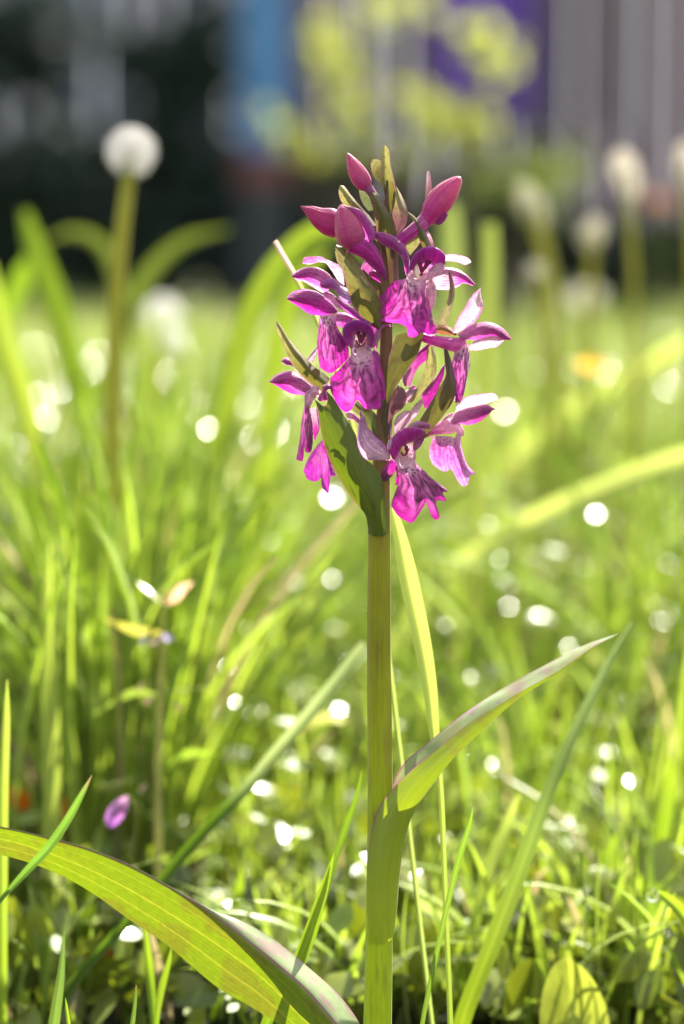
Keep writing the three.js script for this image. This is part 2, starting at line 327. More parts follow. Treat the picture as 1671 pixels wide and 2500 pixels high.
// stem, ribbed, green below and purple brown within the spike
{
  const rib = (u, v) => 0.95 + 0.05 * Math.sin(u * 6.283 * 15 + 5 * noise(u * 20, 1, 2));
  const col = (u, v, p) => {
    let c = mix([0.38, 0.46, 0.010], [0.32, 0.32, 0.012], smooth(2250, 1500, p.y)); c = mix(c, [0.22, 0.12, 0.06], smooth(1420, 1000, p.y));
    const n = fbm(u * 30, p.y * 0.012, 3), k = (0.86 + 0.28 * n) * rib(u, v) * (0.88 + 0.24 * fbm(u * 5, p.y * 0.02, 31)); c = mix(c, [0.22, 0.08, 0.06], 0.35 * smooth(0.6, 0.8, fbm(u * 12, p.y * 0.01, 9)));
    return [c[0] * k, c[1] * k, c[2] * k];
  };
  const pts = [[915, 2760, 37], [921, 2560, 35], [925, 2400, 33.5], [927, 2200, 32], [929, 2000, 30.5], [928, 1800, 30], [926, 1600, 29], [927, 1400, 28], [927, 1290, 27], [930, 1180, 23], [936, 1060, 19], [941, 940, 17], [944, 820, 15], [943, 700, 13], [940, 590, 10], [944, 500, 6], [946, 440, 2.5]];
  put('stem', tubular(pts.map(([x, y, r]) => [V(x, y, 0), r]), { nr: 52, nv: 240, ridge: 0.025, ridges: 9, color: col, map: toOrchid }), M.stem, orchid);
}
// cauline leaf: sheath round the stem, near wall, keel, far wall
{
  const o = { m: M.leaf, nu: 34, nv: 90, ruffle: 1.2, color: (u, v, p, s) => {
    const under = 1 - smooth(0.42, 0.6, u); let c = mix([0.25, 0.30, 0.12], [0.23, 0.29, 0.008], under);
    c = mix([0.40, 0.47, 0.010], c, smooth(0.0, 0.34, v));
    const n = fbm(p.x * 0.02, p.y * 0.02, s); c = mix(c, [0.22, 0.17, 0.03], 0.5 * smooth(0.52, 0.72, n) * smooth(0.3, 0.5, v));
    c = mix(c, [0.24, 0.08, 0.16], (1 - under) * 0.5 * smooth(0.55, 0.68, fbm(u * 5, v * 18, s + 3)));
    const k = 0.85 + 0.3 * fbm(u * 40, v * 6, s + 1); c = [c[0] * k, c[1] * k, c[2] * k];
    return mix(c, [0.30, 0.05, 0.16], Math.max(smooth(0.965, 1, u), smooth(0.03, 0, u)) * smooth(0.12, 0.3, v));
  } };
  sheet('stem_leaf', orchid, 'L', '128,1700,14 115,1560,24 113,1450,27 116,1340,30 132,1190,34 165,1080,40 220,1000,46 330,890,58 450,792,42 560,702,20 700,612,-14 830,536,-50 1000,440,-100 1150,338,-148 1280,271,-190'
    + '|178,1700,34 177,1560,44 178,1460,47 190,1340,52 215,1200,56 245,1110,60 290,1020,66 380,920,64 490,815,44 590,722,20 710,632,-14 840,542,-54 1005,445,-102 1152,340,-149 1280,271,-190'
    + '|236,1660,16 246,1560,22 254,1440,27 276,1280,34 310,1140,46 352,1058,54 440,935,44 520,835,28 640,720,-4 740,628,-36 845,546,-63 1010,448,-106 1154,342,-151 1280,272,-190'
    + '|240,1500,-16 250,1400,-12 262,1250,-6 275,1120,0 300,1020,4 370,900,0 450,800,-16 560,690,-46 690,585,-68 820,516,-92 985,421,-123 1140,330,-164 1279,271,-190'
    + '|200,1480,-30 205,1380,-30 215,1230,-28 225,1080,-26 236,960,-22 290,862,-20 380,788,-30 480,702,-56 600,612,-90 760,512,-112 900,435,-132 1100,333,-174 1278,270,-190', o);
}
// long basal leaf crossing the lower left corner, blotched, seen from below, its far wall catching the sun
{
  const col = (u, v, p, s) => {
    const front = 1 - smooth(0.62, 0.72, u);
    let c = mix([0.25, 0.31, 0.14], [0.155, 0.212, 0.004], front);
    const bl = smooth(0.5, 0.62, fbm(u * 5 + 0.3 * v, v * 16, 61)) * (0.6 + 0.8 * (fbm(p.x * 0.1, p.y * 0.1, 8) - 0.2)) * front; c = mix(c, [0.15, 0.105, 0.012], clamp01(0.5 * bl));
    const vein = Math.max(Math.exp(-(((u - 0.17) / 0.008) ** 2)), Math.exp(-(((u - 0.335) / 0.012) ** 2)), 0.6 * Math.exp(-(((u - 0.5) / 0.006) ** 2)));
    c = mix(c, [0.46, 0.42, 0.03], 0.4 * vein * front);
    const k = 0.82 + 0.36 * fbm(p.x * 0.12 + p.y * 0.08, p.y * 0.14 - p.x * 0.06, s + 1); c = [c[0] * k, c[1] * k, c[2] * k];
    c = mix(c, [0.36, 0.10, 0.22], (1 - front) * 0.45 * smooth(0.58, 0.7, fbm(u * 9, v * 26, 5)));
    return mix(c, [0.34, 0.05, 0.17], Math.exp(-(((u - 0.665) / 0.012) ** 2)) + smooth(0.985, 1, u));
  };
  const A = ['-330,1260,54 -150,1262,54 0,1288,54 150,1330,52 300,1392,49 450,1482,47 600,1590,44 750,1690,42 880,1800,40 1010,1905,38 1150,1985,36 1290,2075,33 1500,2240,30 1690,2420,27',
    '-330,1220,68 -150,1205,68 0,1216,68 200,1272,65 400,1352,62 600,1452,58 800,1572,55 1000,1702,52 1200,1852,49 1350,2000,46 1520,2170,44 1710,2430,41',
    '-330,1190,80 -150,1150,80 0,1162,80 200,1206,77 400,1262,74 600,1342,70 800,1452,67 950,1542,65 1100,1652,62 1250,1772,60 1400,1902,58 1540,2062,55 1650,2200,54 1730,2440,52',
    '-330,1192,78 -150,1152,78 0,1164,78 200,1208,75 400,1264,72 600,1344,68 800,1452,65 960,1538,55 1110,1592,33 1260,1680,11 1410,1800,-10 1575,1955,-12 1690,2150,-14 1742,2440,-15'];
  const ax = A.map((t) => guide('K', t));
  const tip = V(-300, 2040, 20); ax.forEach((l) => l.unshift(tip.clone()));
  put('basal_leaf', loft(ax, { nu: 90, nv: 162, ruffle: 0.8, seed: 7, color: (u, v, p) => col(u, v, p, 7), map: toOrchid }), M.leaf, orchid);
}

// bracts of the spike
const bracts = {
  lower: sheet('lower_bract', orchid, '7', '1116,2030,16 1105,1880,24 1070,1760,34 970,1640,42 850,1480,48 700,1230,52 590,1020,54 500,740,54 450,490,52 420,300,50 382,190,48'
    + '|1180,2060,34 1170,1850,42 1080,1640,52 960,1400,60 830,1150,64 720,900,66 620,640,64 530,420,60 470,300,56 425,228,52'
    + '|1250,2070,40 1240,1800,48 1160,1520,58 1030,1220,64 900,960,66 800,720,66 700,520,64 600,380,60 545,320,56 512,290,54'
    + '|1330,2060,34 1330,1760,42 1250,1440,50 1120,1160,54 960,900,56 860,680,58 760,470,58 660,320,56 600,250,54 560,225,54'
    + '|1400,2020,16 1392,1800,24 1362,1560,34 1290,1240,40 1175,1085,44 1052,990,46 988,870,46 950,690,48 880,560,48 760,370,50 640,180,52 550,78,52',
  { m: M.bract, nu: 40, nv: 70, color: (u, v, p, s) => { let c = mix([0.09, 0.125, 0.004], [0.085, 0.118, 0.004], v); const d = smooth(0.6, 0.72, fbm(u * 34, v * 9, s)) * smooth(0.45, 0.6, fbm(u * 3, v * 4, s + 2)); c = mix(c, [0.05, 0.03, 0.012], 0.75 * d); const k = 0.75 + 0.5 * fbm(u * 40, v * 5, s + 1); c = [c[0] * k, c[1] * k, c[2] * k]; return mix(c, [0.26, 0.03, 0.05], Math.max(smooth(0.965, 1, Math.abs(2 * u - 1)), smooth(0.985, 1, v))); } }),
};
const br = (zoom, text, base, tip, o = {}) => sheet('bract', orchid, zoom, text, { m: M.bract, color: bractColor(base, tip, o.rim), ruffle: 1, ...o });
br('1', '1330,950 1270,760 1205,520 1215,300 1225,120 1255,75|1335,960 1300,760 1270,520 1262,300 1258,120 1257,73|1345,950 1387,780 1385,580 1330,340 1300,120 1262,75', OLIVE, OLIVEPALE, { z: [[4, 8, 4], [-4, -8, 0], [4, 10, 4]] });
br('1', '1200,560 1110,470 1075,330 1100,255|1215,520 1190,400 1210,290 1170,260 1105,254', OLIVE, OLIVEPALE, { z: -10 });
br('1', '1410,1220 1365,1050 1350,900 1380,700 1398,600|1405,1220 1440,1050 1450,880 1430,720 1400,600|1420,1210 1520,1090 1545,960 1530,860 1470,720 1402,600', MAUVE, OLIVEPALE, { z: [[2, -8], [12, 0], [-4, -14]] });
br('1', '1160,1330 1140,1100 1120,960 1085,820 1040,680 1008,570|1290,1340 1250,1080 1200,920 1140,780 1075,660 1010,568|1415,1300 1400,1150 1370,1040 1310,950 1160,700 1015,572', OLIVE, [0.18, 0.16, 0.05], { z: [[10, 26, 24], [20, 38, 28], [6, 22, 24]] });
br('1', '1080,1130 900,940 760,870 700,800 664,660 680,590|1100,1110 950,890 830,780 740,660 690,587|1150,1100 1010,920 920,820 830,720 735,600 685,584', OLIVE, OLIVEPALE, { z: [[4, -4], [12, 4], [-2, -10]] });
br('1', '1050,920 980,830 935,720 925,640|1110,900 1070,770 1040,690 980,640 930,636', [0.16, 0.2, 0.07], [0.2, 0.24, 0.09], { z: -20 });
br('3', '1440,1180 1250,1060 1120,880 1040,680 1000,500 930,290 868,88|1450,1190 1360,900 1230,680 1120,480 1020,280 872,76|1480,1110 1492,880 1400,680 1290,530 1180,350 1010,150 878,76', OLIVE, [0.22, 0.2, 0.06], { z: [[12, 30, 34, 22], [22, 44, 46, 26], [8, 26, 32, 20]], nu: 28 });
br('3', '1440,800 1340,620 1215,440|1520,670 1400,555 1235,400', OLIVE, OLIVE, { z: [[4, 12], [-4, 6]], ruffle: 0 });
br('3', '975,400 905,300 880,175|1000,400 960,300 888,165', OLIVEPALE, OLIVEPALE, { z: 8, ruffle: 0 });  // back-lit part of the bract as a separate paler sheet
br('A', '780,900 770,800 742,700 715,640 690,608|815,890 805,780 790,690 750,630 694,604|845,870 840,760 836,650 825,600 700,600', BROWN, OLIVE, { z: [[8, 8], [20, 16], [6, 6]] });
br('2', '330,725 400,800 450,900 490,1050 555,1230|340,716 420,790 490,900 560,1060 640,1230|350,712 430,768 520,880 590,1000 640,1110 690,1240', OLIVE, OLIVE, { z: [[16, 14], [24, 20], [14, 10]] });
br('2', '600,1010 650,1120 690,1240|630,970 690,1080 742,1240', PALE, MAUVE, { z: 8, ruffle: 0 });
br('2', '370,1350 320,1250 300,1170 420,1060|380,1340 480,1220 525,1150 490,1030', OLIVEPALE, OLIVEPALE, { z: 4 });
br('2', '590,560 600,400 612,200 622,112|615,560 640,400 645,200 640,104|640,530 686,410 682,230 658,112', MAUVE, [0.5, 0.3, 0.36], { z: [[-14, -14], [-8, -10], [-16, -14]], ruffle: 0.5 });
br('4', '700,890 770,760 820,640 838,500 830,380 838,343|740,900 810,770 855,640 868,500 850,380 840,340|800,900 850,770 886,640 892,520 866,400 844,343', [0.34, 0.3, 0.12], [0.2, 0.13, 0.07], { z: [[4, 14, 12], [12, 24, 16], [2, 10, 12]], ruffle: 0.6 });
br('4', '690,905 780,893 850,930 910,990|700,950 780,950 850,970 912,1000|700,990 780,1002 850,1012 915,1012', [0.26, 0.10, 0.03], [0.28, 0.12, 0.04], { z: [[-8, -8], [2, 2], [-4, -4]], ruffle: 0.5 });
br('5', '740,980 620,895 520,812 430,722 340,602 280,470 215,320 160,195 173,118|770,890 660,790 560,700 470,580 380,460 300,330 225,200 177,116|815,805 725,732 600,640 490,520 420,440 320,320 240,190 183,114', OLIVE, OLIVEPALE, { z: [[10, 4, -12], [26, 18, -6], [12, 2, -12]], nu: 26 });
br('6', '130,1160 140,900 165,600 180,400 240,200 310,-10|190,1160 195,800 245,560 335,380 435,200 500,-50|215,1160 216,860 292,610 402,440 545,220 628,-40', OLIVE, OLIVE, { z: [[14, 22, 22], [18, 40, 34], [8, 18, 18]], nu: 28, rim: MAUVE });
br('6', '190,1260 198,950 228,750 275,640 330,556|230,1230 235,920 300,760 345,660 338,552|265,1100 285,900 382,820 432,720 402,600 342,554', MAUVE, MAUVE, { z: [[8, 14, 10], [18, 26, 16], [4, 10, 10]], rim: [0.12, 0.06, 0.06] });
br('6', '430,745 520,620 600,470 650,300 660,150 690,103|470,750 570,640 660,500 710,350 715,200 710,104|480,765 600,650 712,530 762,400 762,250 732,108', OLIVEPALE, OLIVEPALE, { z: [[-22, -16], [-12, -8], [-22, -18]] });
br('6', '575,950 675,790 800,580 868,440 858,280 849,150|620,1060 760,880 872,680 908,500 905,330 872,148|640,1150 820,930 950,740 992,590 945,330 895,160', OLIVE, BROWN, { z: [[14, 26, 22], [24, 42, 30], [10, 22, 20]], nu: 26, rim: MAUVE });
br('7', '1268,860 1200,700 1100,580 1000,420 890,335|1270,840 1230,680 1150,520 1040,380 930,270|1272,820 1272,620 1262,480 1180,350 1060,290 968,213', [0.10, 0.12, 0.02], [0.13, 0.15, 0.025], { z: [[8, 14], [16, 22], [6, 14]] });

// buds at the tip
const bud = (zoom, text, z, a, b, o = {}) => { const g = part('bud', orchid); tube('sepals', g, zoom, text, { z, m: M.bud, color: budColor(a, b), ridge: 0.05, flat: 0.8, nv: 44, nr: 30, ...o }); return g; };
const b1 = bud('1', '775,172,3 795,215,34 830,290,74 880,390,108 935,490,122 990,570,108 1030,620,70 1050,650,30', [20, 24], [0.5, 0.085, 0.2], [0.42, 0.02, 0.17]);
tube('ovary', b1, '1', '1030,600,70 1100,700,58 1170,790,50 1230,880,40', { z: [22, 8], color: petal(PINK, MAUVE) });
bud('1', '174,853,3 230,885,36 310,930,84 420,1005,140 540,1060,180 640,1100,175 720,1120,100', [-8, 0], [0.38, 0.01, 0.12], [0.38, 0.01, 0.16]);
const b3 = bud('A', '488,402,4 496,425,38 515,480,72 538,545,94 552,600,94 566,645,74 575,672,34', [36, 40], [0.5, 0.085, 0.2], [0.46, 0.05, 0.19], { phase: 1.2 });
sheet('sepal', b3, 'A', '500,412,44 570,470,52 622,560,54 650,640,50 655,668,42|506,408,44 600,450,52 668,535,52 690,610,44 664,650,36|512,407,42 615,440,42 680,525,36 704,605,28 668,632,28', { color: petal(MAG, VIOLET, PINK) });
tube('ovary', b3, 'A', '560,640,66 640,680,60 700,750,46 745,825,24 765,862,8', { z: [34, 14], color: petal(MAG, MAG) });
const b4 = bud('2', '1122,190,6 1095,220,60 1025,300,118 930,410,172 820,545,196 720,680,178 640,790,128 560,870,108', [2, 2], [0.5, 0.085, 0.2], [0.44, 0.012, 0.22], { phase: 2.2 });
tube('ovary', b4, '2', '600,830,112 450,960,100 330,1050,94 190,1150,90', { z: [2, 6], color: petal(PINK, MAG) });
tube('spur', b4, '2', '850,720,90 830,800,70 790,865,38 740,885,10', { z: [4, 4], color: petal(MAG, MAG) });

// open flowers
const hoodColor = (inner = PINK, outer = VIOLET) => (u, v, p, s) => { const n = fbm(u * 6, v * 6, s); let c = mix(outer, MAG, smooth(0.3, 0.75, v)); c = mix(c, inner, smooth(0.66, 0.95, v + 0.15 * (n - 0.5))); return mix(c, DARK, 0.16 * smooth(0.5, 0.75, n) + 0.22 * Math.pow(0.5 + 0.5 * Math.sin(u * 30 + 2 * n), 4)); };
function hood(parent, zoom, arcs, o = {}) {                            // arcs from the back rim over the front rim into the throat
  const lines = arcs.split('|').map((t) => guide(zoom, t)), n = Math.max(...lines.map((l) => l.length));
  const even = lines.map((l) => new THREE.CatmullRomCurve3(l, false, 'centripetal').getSpacedPoints(8));
  const across = even[0].map((_, i) => even.map((l) => l[i]));         // guide lines run from back to throat
  const seed = pieceSeed++, col = o.color ?? hoodColor();
  return put('hood', loft(across, { nu: 34, nv: 26, ruffle: 1.2, seed, color: (u, v, p) => col(u, v, p, seed), map: toOrchid }), M.petal, parent);
}
const red = (u, v) => mix([0.10, 0.004, 0.03], [0.28, 0.012, 0.06], v), cream = () => [0.82, 0.62, 0.45];
function column(parent, zoom, pairs, z) { const g = part('column', parent); pairs.forEach(([t, c], i) => tube(i < 2 ? 'anther' : 'stigma', g, zoom, t, { z, nr: 10, nv: 12, m: M.column, color: c })); return g; }

{ // flower at the top centre, facing the camera
  const f = part('flower', orchid);
  sheet('sepal', f, 'A', '890,840,22 880,800,26 870,740,30 820,690,34 740,650,34 695,600,32|905,835,18 895,780,24 875,705,32 830,650,38 760,612,40 690,582,36|915,780,12 908,720,18 880,655,26 835,612,32 765,578,34 684,572,32', { color: petal(VIOLET, MAG, PINK) });
  hood(f, '4', '425,335,10 465,210,5 540,140,0 610,122,0 700,136,0 770,195,5 782,280,10|425,332,44 450,225,52 520,140,60 610,102,62 710,116,60 792,188,55 792,272,48|450,335,40 490,255,48 560,203,50 640,192,50 715,222,48 765,270,45 755,310,40|470,390,20 510,330,12 560,305,8 620,315,8 690,350,12 640,420,22');
  sheet('petal', f, '4', '600,440,34 620,350,40 680,280,46 762,245,48|625,445,38 665,390,46 730,330,48 790,275,46|650,448,34 715,400,38 770,345,40 795,300,42', { color: petal(PALE, PALE, PINK) });
  sheet('throat', f, '4', '430,335,38 400,390,40 388,432,40|500,330,12 480,390,18 465,462,40|560,312,8 545,385,14 520,465,46|625,318,8 610,385,16 560,460,46|660,350,16 625,410,30 592,446,42', { roll: 0, color: (u, v, p, s) => mix(PALE, CRIM, smooth(0.55, 0.75, fbm(u * 7, v * 7, s)) * 0.8) });
  column(f, '4', [['520,215,22 538,290,22 545,345,14 545,370,5', red], ['630,235,28 600,285,24 565,340,16 550,370,5', red], ['500,215,18 492,300,22 505,380,26 520,420,20', cream], ['505,370,10 530,388,13 565,375,10', red]], 34);
  sheet('lip', f, '4', '385,425,40 260,460,32 140,580,20 108,620,16|395,432,42 300,560,40 190,690,30 114,775,22|402,436,42 330,590,46 240,740,38 165,818,28|410,440,44 350,620,50 240,790,42 122,865,28|430,450,46 392,640,54 360,800,48 372,908,40|460,455,48 440,680,58 420,880,54 405,1015,46|500,458,48 492,700,60 480,900,56 480,1032,48|540,455,48 535,700,58 545,900,52 552,985,44|572,450,46 580,650,54 620,850,46 630,1002,36|592,440,42 612,620,44 662,820,34 714,985,24', { color: lipColor(MAG, CRIM), nu: 105, nv: 87, ruffle: 3.5 });
  sheet('sepal', f, '4', '780,178 870,168 960,184 1040,214 1063,250|785,205 870,205 960,218 1040,244 1062,256|785,242 870,246 940,260 1000,284 1055,258', { z: [[24, 18], [18, 10], [8, 2]], roll: 2, color: petal(PALE, PALE, PINK, 0.1), nv: 24 });
  sheet('sepal', f, '4', '610,430 700,350 780,308 880,314 980,358 1060,428 1106,480|620,450 720,420 800,400 900,410 990,430 1060,470 1100,492|640,480 700,530 780,543 850,535 925,508 985,470 1080,500', { z: [[14, 4], [14, 4], [-2, -8]], color: petal(PALE, MAG, PALE) });
  tube('spur', f, '4', '610,430,44 640,520,60 652,610,50 652,690,30 642,760,16', { z: [8, 2], color: petal(PALE, PALE) });
}
{ // flower at the left centre, facing the camera
  const f = part('flower', orchid);
  sheet('sepal', f, '3', '880,780 960,885 1080,985 1150,1035 1260,1090|890,770 990,860 1110,940 1200,1020 1320,1095|900,762 1020,848 1125,905 1235,1015 1360,1092', { z: [[20, 24], [28, 30], [20, 22]], color: petal(VIOLET, VIOLET, MAG) });
  hood(f, '5', '1000,385,15 985,270,5 1040,185,0 1120,155,0 1210,160,0 1285,215,5 1315,310,10 1305,420,15|1020,400,48 962,255,54 1010,148,60 1110,112,66 1220,124,66 1312,190,60 1342,300,55 1322,435,46|1065,445,40 1055,330,48 1082,232,52 1140,205,55 1220,212,55 1278,260,52 1300,340,48 1305,432,42|1100,430,24 1112,350,14 1130,290,10 1170,270,8 1220,290,10 1248,340,14 1270,430,24', { color: hoodColor(PINK, [0.31, 0.025, 0.33]) });
  sheet('throat', f, '5', '1062,425,40 1062,480,44 1070,522,45|1110,350,14 1110,430,22 1115,545,48|1180,275,8 1180,400,14 1190,570,54|1245,340,14 1240,430,24 1262,555,50|1305,420,40 1310,460,42 1312,500,42', { roll: 0, color: (u, v, p, s) => mix(PALE, CRIM, smooth(0.58, 0.75, fbm(u * 7, v * 7, s)) * 0.8) });
  column(f, '5', [['1150,245,26 1165,300,26 1172,360,18 1176,400,6', red], ['1225,250,26 1205,310,26 1192,365,18 1185,400,6', red], ['1190,290,9 1185,350,10 1182,405,12', cream], ['1130,345,8 1148,395,11 1190,415,11 1240,375,9', red]], 34);
  sheet('petal', f, '5', '1345,425 1342,300 1372,205 1442,150 1540,148|1352,420 1375,310 1405,235 1445,182 1540,165|1360,415 1402,350 1422,270 1442,220 1545,182', { z: [[16, 14], [26, 20], [18, 14]], color: petal(PALE, PINK, PINK) });
  sheet('petal', f, '5', '1310,480 1325,600 1370,720 1400,760|1330,470 1370,560 1410,660 1430,760|1350,440 1405,520 1435,610 1445,745', { z: [[20, 10], [24, 14], [14, 6]], color: petal(VIOLET, DEEP) });
  sheet('lip', f, '5', '1070,515,44 990,620,42 890,730,36 815,800,28|1078,522,46 1010,690,48 920,830,40 812,862,30|1085,525,46 1020,720,50 930,865,42 806,890,32|1095,530,48 1030,770,54 950,930,48 850,1010,40|1120,540,50 1070,800,60 1010,1010,54 962,1185,44|1160,560,52 1130,820,62 1090,1010,58 1065,1178,48|1178,562,52 1152,800,62 1142,960,58 1142,1070,50|1200,565,52 1200,820,62 1220,1020,55 1240,1166,46|1230,560,50 1270,800,58 1320,1020,50 1340,1176,44|1260,550,48 1330,760,54 1400,950,46 1425,1140,40|1275,542,47 1350,735,50 1402,900,42 1412,1050,36|1290,525,46 1380,720,46 1450,880,38 1482,1052,30|1312,490,42 1412,640,40 1462,800,32 1484,960,26', { color: lipColor(MAG, CRIM), nu: 126, nv: 100, ruffle: 4 });
  sheet('lip_lobe', f, '5', '850,880 770,866 728,895 722,950 685,1005 668,1060|850,915 790,895 752,920 748,985 722,1040 690,1072|860,955 805,930 772,958 785,1010 782,1060 702,1076', { z: [[38, 42], [46, 50], [38, 44]], color: petal(VIOLET, DEEP), ruffle: 1 });
}
{ // flower at the upper left, turned to the left
  const f = part('flower', orchid);
  sheet('sepal', f, '3', '1005,600 970,365 900,330 790,290 700,245 580,237 490,250 462,322|990,610 950,470 880,380 800,315 700,280 580,285 510,295 464,326|985,600 930,560 880,490 830,410 770,332 680,312 560,342 470,328', { z: [[12, 6], [4, 0], [-10, -12]], roll: 3, color: petal(PALE, PINK, PALE) });
  sheet('sepal', f, '3', '870,560 800,462 720,408 620,374 500,380 400,420 322,487|860,600 780,540 700,490 600,455 500,450 420,465 325,490|770,700 730,706 660,672 580,620 480,562 400,545 328,496', { z: [[4, 0], [14, 10], [6, 4]], color: petal(PINK, MAG, PALE) });
  sheet('sepal', f, '3', '920,930 830,820 740,740 620,680 500,653 400,668 310,708 263,770|910,950 820,880 720,820 620,790 510,775 420,770 340,775 266,778|890,965 800,985 700,992 600,986 520,952 430,892 350,842 268,788', { z: [[10, 8], [28, 24], [18, 12]], color: petal(MAG, DEEP, VIOLET), nu: 26 });
  sheet('petal', f, '3', '690,575 760,530 850,514 930,570 1030,650 1185,690|690,610 770,590 855,585 935,660 1045,750 1180,720|700,640 780,655 860,655 940,765 1060,855 1172,765', { z: [[16, 22], [26, 34], [20, 24]], color: petal(VIOLET, [0.5, 0.25, 0.55], PINK), ruffle: 3 });
  sheet('petal', f, '3', '740,690 800,690 880,740 940,800|750,760 820,790 880,830 960,880|860,850 880,850 920,900 990,920', { z: 18, color: petal(PINK, PALE, VIOLET) });
  sheet('petal', f, '3', '900,950 960,950 1050,970 1130,1010|890,1050 960,1040 1040,1050 1080,1090|890,1120 950,1140 1000,1180 1010,1220', { z: [[8, 14], [14, 18], [10, 14]], color: petal(PINK, MAG) });
  sheet('lip', f, '3', '666,985,12 672,1150,10 650,1320,8 664,1520,8 690,1660,10|712,990,20 722,1150,24 700,1350,24 722,1550,22 765,1710,20|772,990,24 785,1150,32 792,1350,34 802,1550,32 832,1730,28|832,985,22 852,1150,30 892,1330,34 912,1500,32 932,1660,28|888,970,14 902,1120,18 992,1280,24 1052,1400,24 1062,1530,22', { color: lipColor([0.38, 0.012, 0.25], DARK, 1), nu: 90, nv: 87, ruffle: 2.5 });
}
{ // flower at the right, turned to the right, on a long ovary
  const f = part('flower', orchid);
  tube('ovary', f, '4', '430,970,40 560,1030,46 680,1062,54 800,1092,66 900,1108,74 970,1100,66 1010,1085,40', { z: [4, 2], color: petal(MAG, PINK) });
  sheet('sepal', f, '4', '865,985 915,850 985,740 1058,612 1120,552 1156,521|880,990 965,890 1040,780 1110,680 1145,590 1157,520|905,992 1030,932 1112,862 1172,770 1187,700 1168,600 1160,521', { z: [[10, 14], [6, 2], [-12, -18]], roll: 3, color: petal(PALE, PALE, MAG) });
  sheet('sepal', f, '4', '920,1000 1040,918 1130,884 1220,870 1320,894 1400,948 1482,1040|940,1030 1050,980 1130,950 1220,940 1310,955 1390,1000 1478,1046|960,1060 1050,1058 1110,1058 1200,1042 1290,1015 1375,1055 1470,1056', { z: [[6, 0], [20, 12], [14, 6]], color: petal(PINK, DEEP, MAG) });
  sheet('petal', f, '4', '1040,1120 1120,1058 1220,1028 1300,1014 1392,1050|1045,1145 1125,1110 1225,1088 1320,1070 1396,1058|1050,1165 1130,1168 1230,1147 1335,1126 1398,1070', { z: [[16, 12], [8, 6], [-8, -10]], roll: 2, color: petal(PALE, PALE, PINK) });
  sheet('lip', f, '6', '968,175,6 940,290,2 903,410,0 930,580,0|1010,165,14 990,320,14 980,450,12 978,575,10|1062,120,18 1062,320,20 1050,500,18 1022,640,14 978,748,10|1102,90,14 1112,320,16 1092,520,14 1052,700,10 1010,748,8|1127,105,4 1146,240,2 1128,420,0 1088,600,0 1046,738,2', { color: lipColor([0.24, 0.006, 0.17], DARK, 1), nu: 75, nv: 75, ruffle: 3 });
}
{ // flower at the lower right, turned to the right
  const f = part('flower', orchid);
  tube('ovary', f, '6', '600,1130,34 700,1075,48 800,1045,68 900,1020,86 990,1030,66 1040,1080,40 1050,1130,24', { z: [0, -4], color: petal(PINK, PALE) });
  sheet('sepal', f, '6', '980,790 1080,698 1180,664 1300,648 1420,648 1457,690|985,830 1090,760 1190,725 1310,705 1420,700 1456,706|965,868 1080,822 1200,792 1330,762 1400,736 1456,728', { z: [[10, 8], [2, 0], [-12, -10]], roll: 2, color: petal(PALE, PALE, PINK, 0.15) });
  sheet('sepal', f, '6', '920,935 1000,858 1100,818 1220,793 1330,773 1425,818|935,980 1030,925 1120,890 1220,865 1330,830 1428,822|950,1010 1040,990 1110,1004 1200,988 1285,942 1355,886 1394,842 1428,830', { z: [[4, 2], [18, 10], [10, 4]], color: petal(PINK, DEEP, DEEP) });
  sheet('petal', f, '6', '828,952 880,890 962,858|850,958 920,922 974,872', { z: 10, color: petal(PALE, PALE, PALE, 0), nv: 16 });
  sheet('sepal', f, '6', '620,780 598,660 650,580 740,480 830,350 856,318|630,800 680,690 730,590 790,480 858,322|640,830 725,745 785,640 805,560 845,460 862,340', { z: [[-12, -12], [-4, -6], [-10, -10]], color: petal(MAG, DEEP, VIOLET) });
  sheet('petal', f, '6', '955,720 950,640 985,552|985,740 1010,660 1005,560|1000,745 1045,690 1040,610', { z: 4, color: petal(PALE, PALE), nv: 16 });
  sheet('lip', f, '8', '1010,478,0 970,600,-2 962,700,-2 1000,800,0|1080,480,6 1040,640,8 1040,780,6 1080,862,4|1150,482,8 1120,650,10 1130,780,8 1150,882,6|1190,485,8 1170,650,10 1190,780,8 1212,862,6|1215,490,8 1222,650,12 1262,850,10 1310,1027,8|1250,500,12 1272,660,16 1322,850,14 1392,1028,10|1275,450,10 1302,620,12 1362,800,10 1422,930,8|1315,440,2 1330,600,2 1390,800,2 1492,906,4', { color: lipColor([0.62, 0.2, 0.5], MAG, 0.8, PALE), nu: 90, nv: 75, ruffle: 2.5 });
}
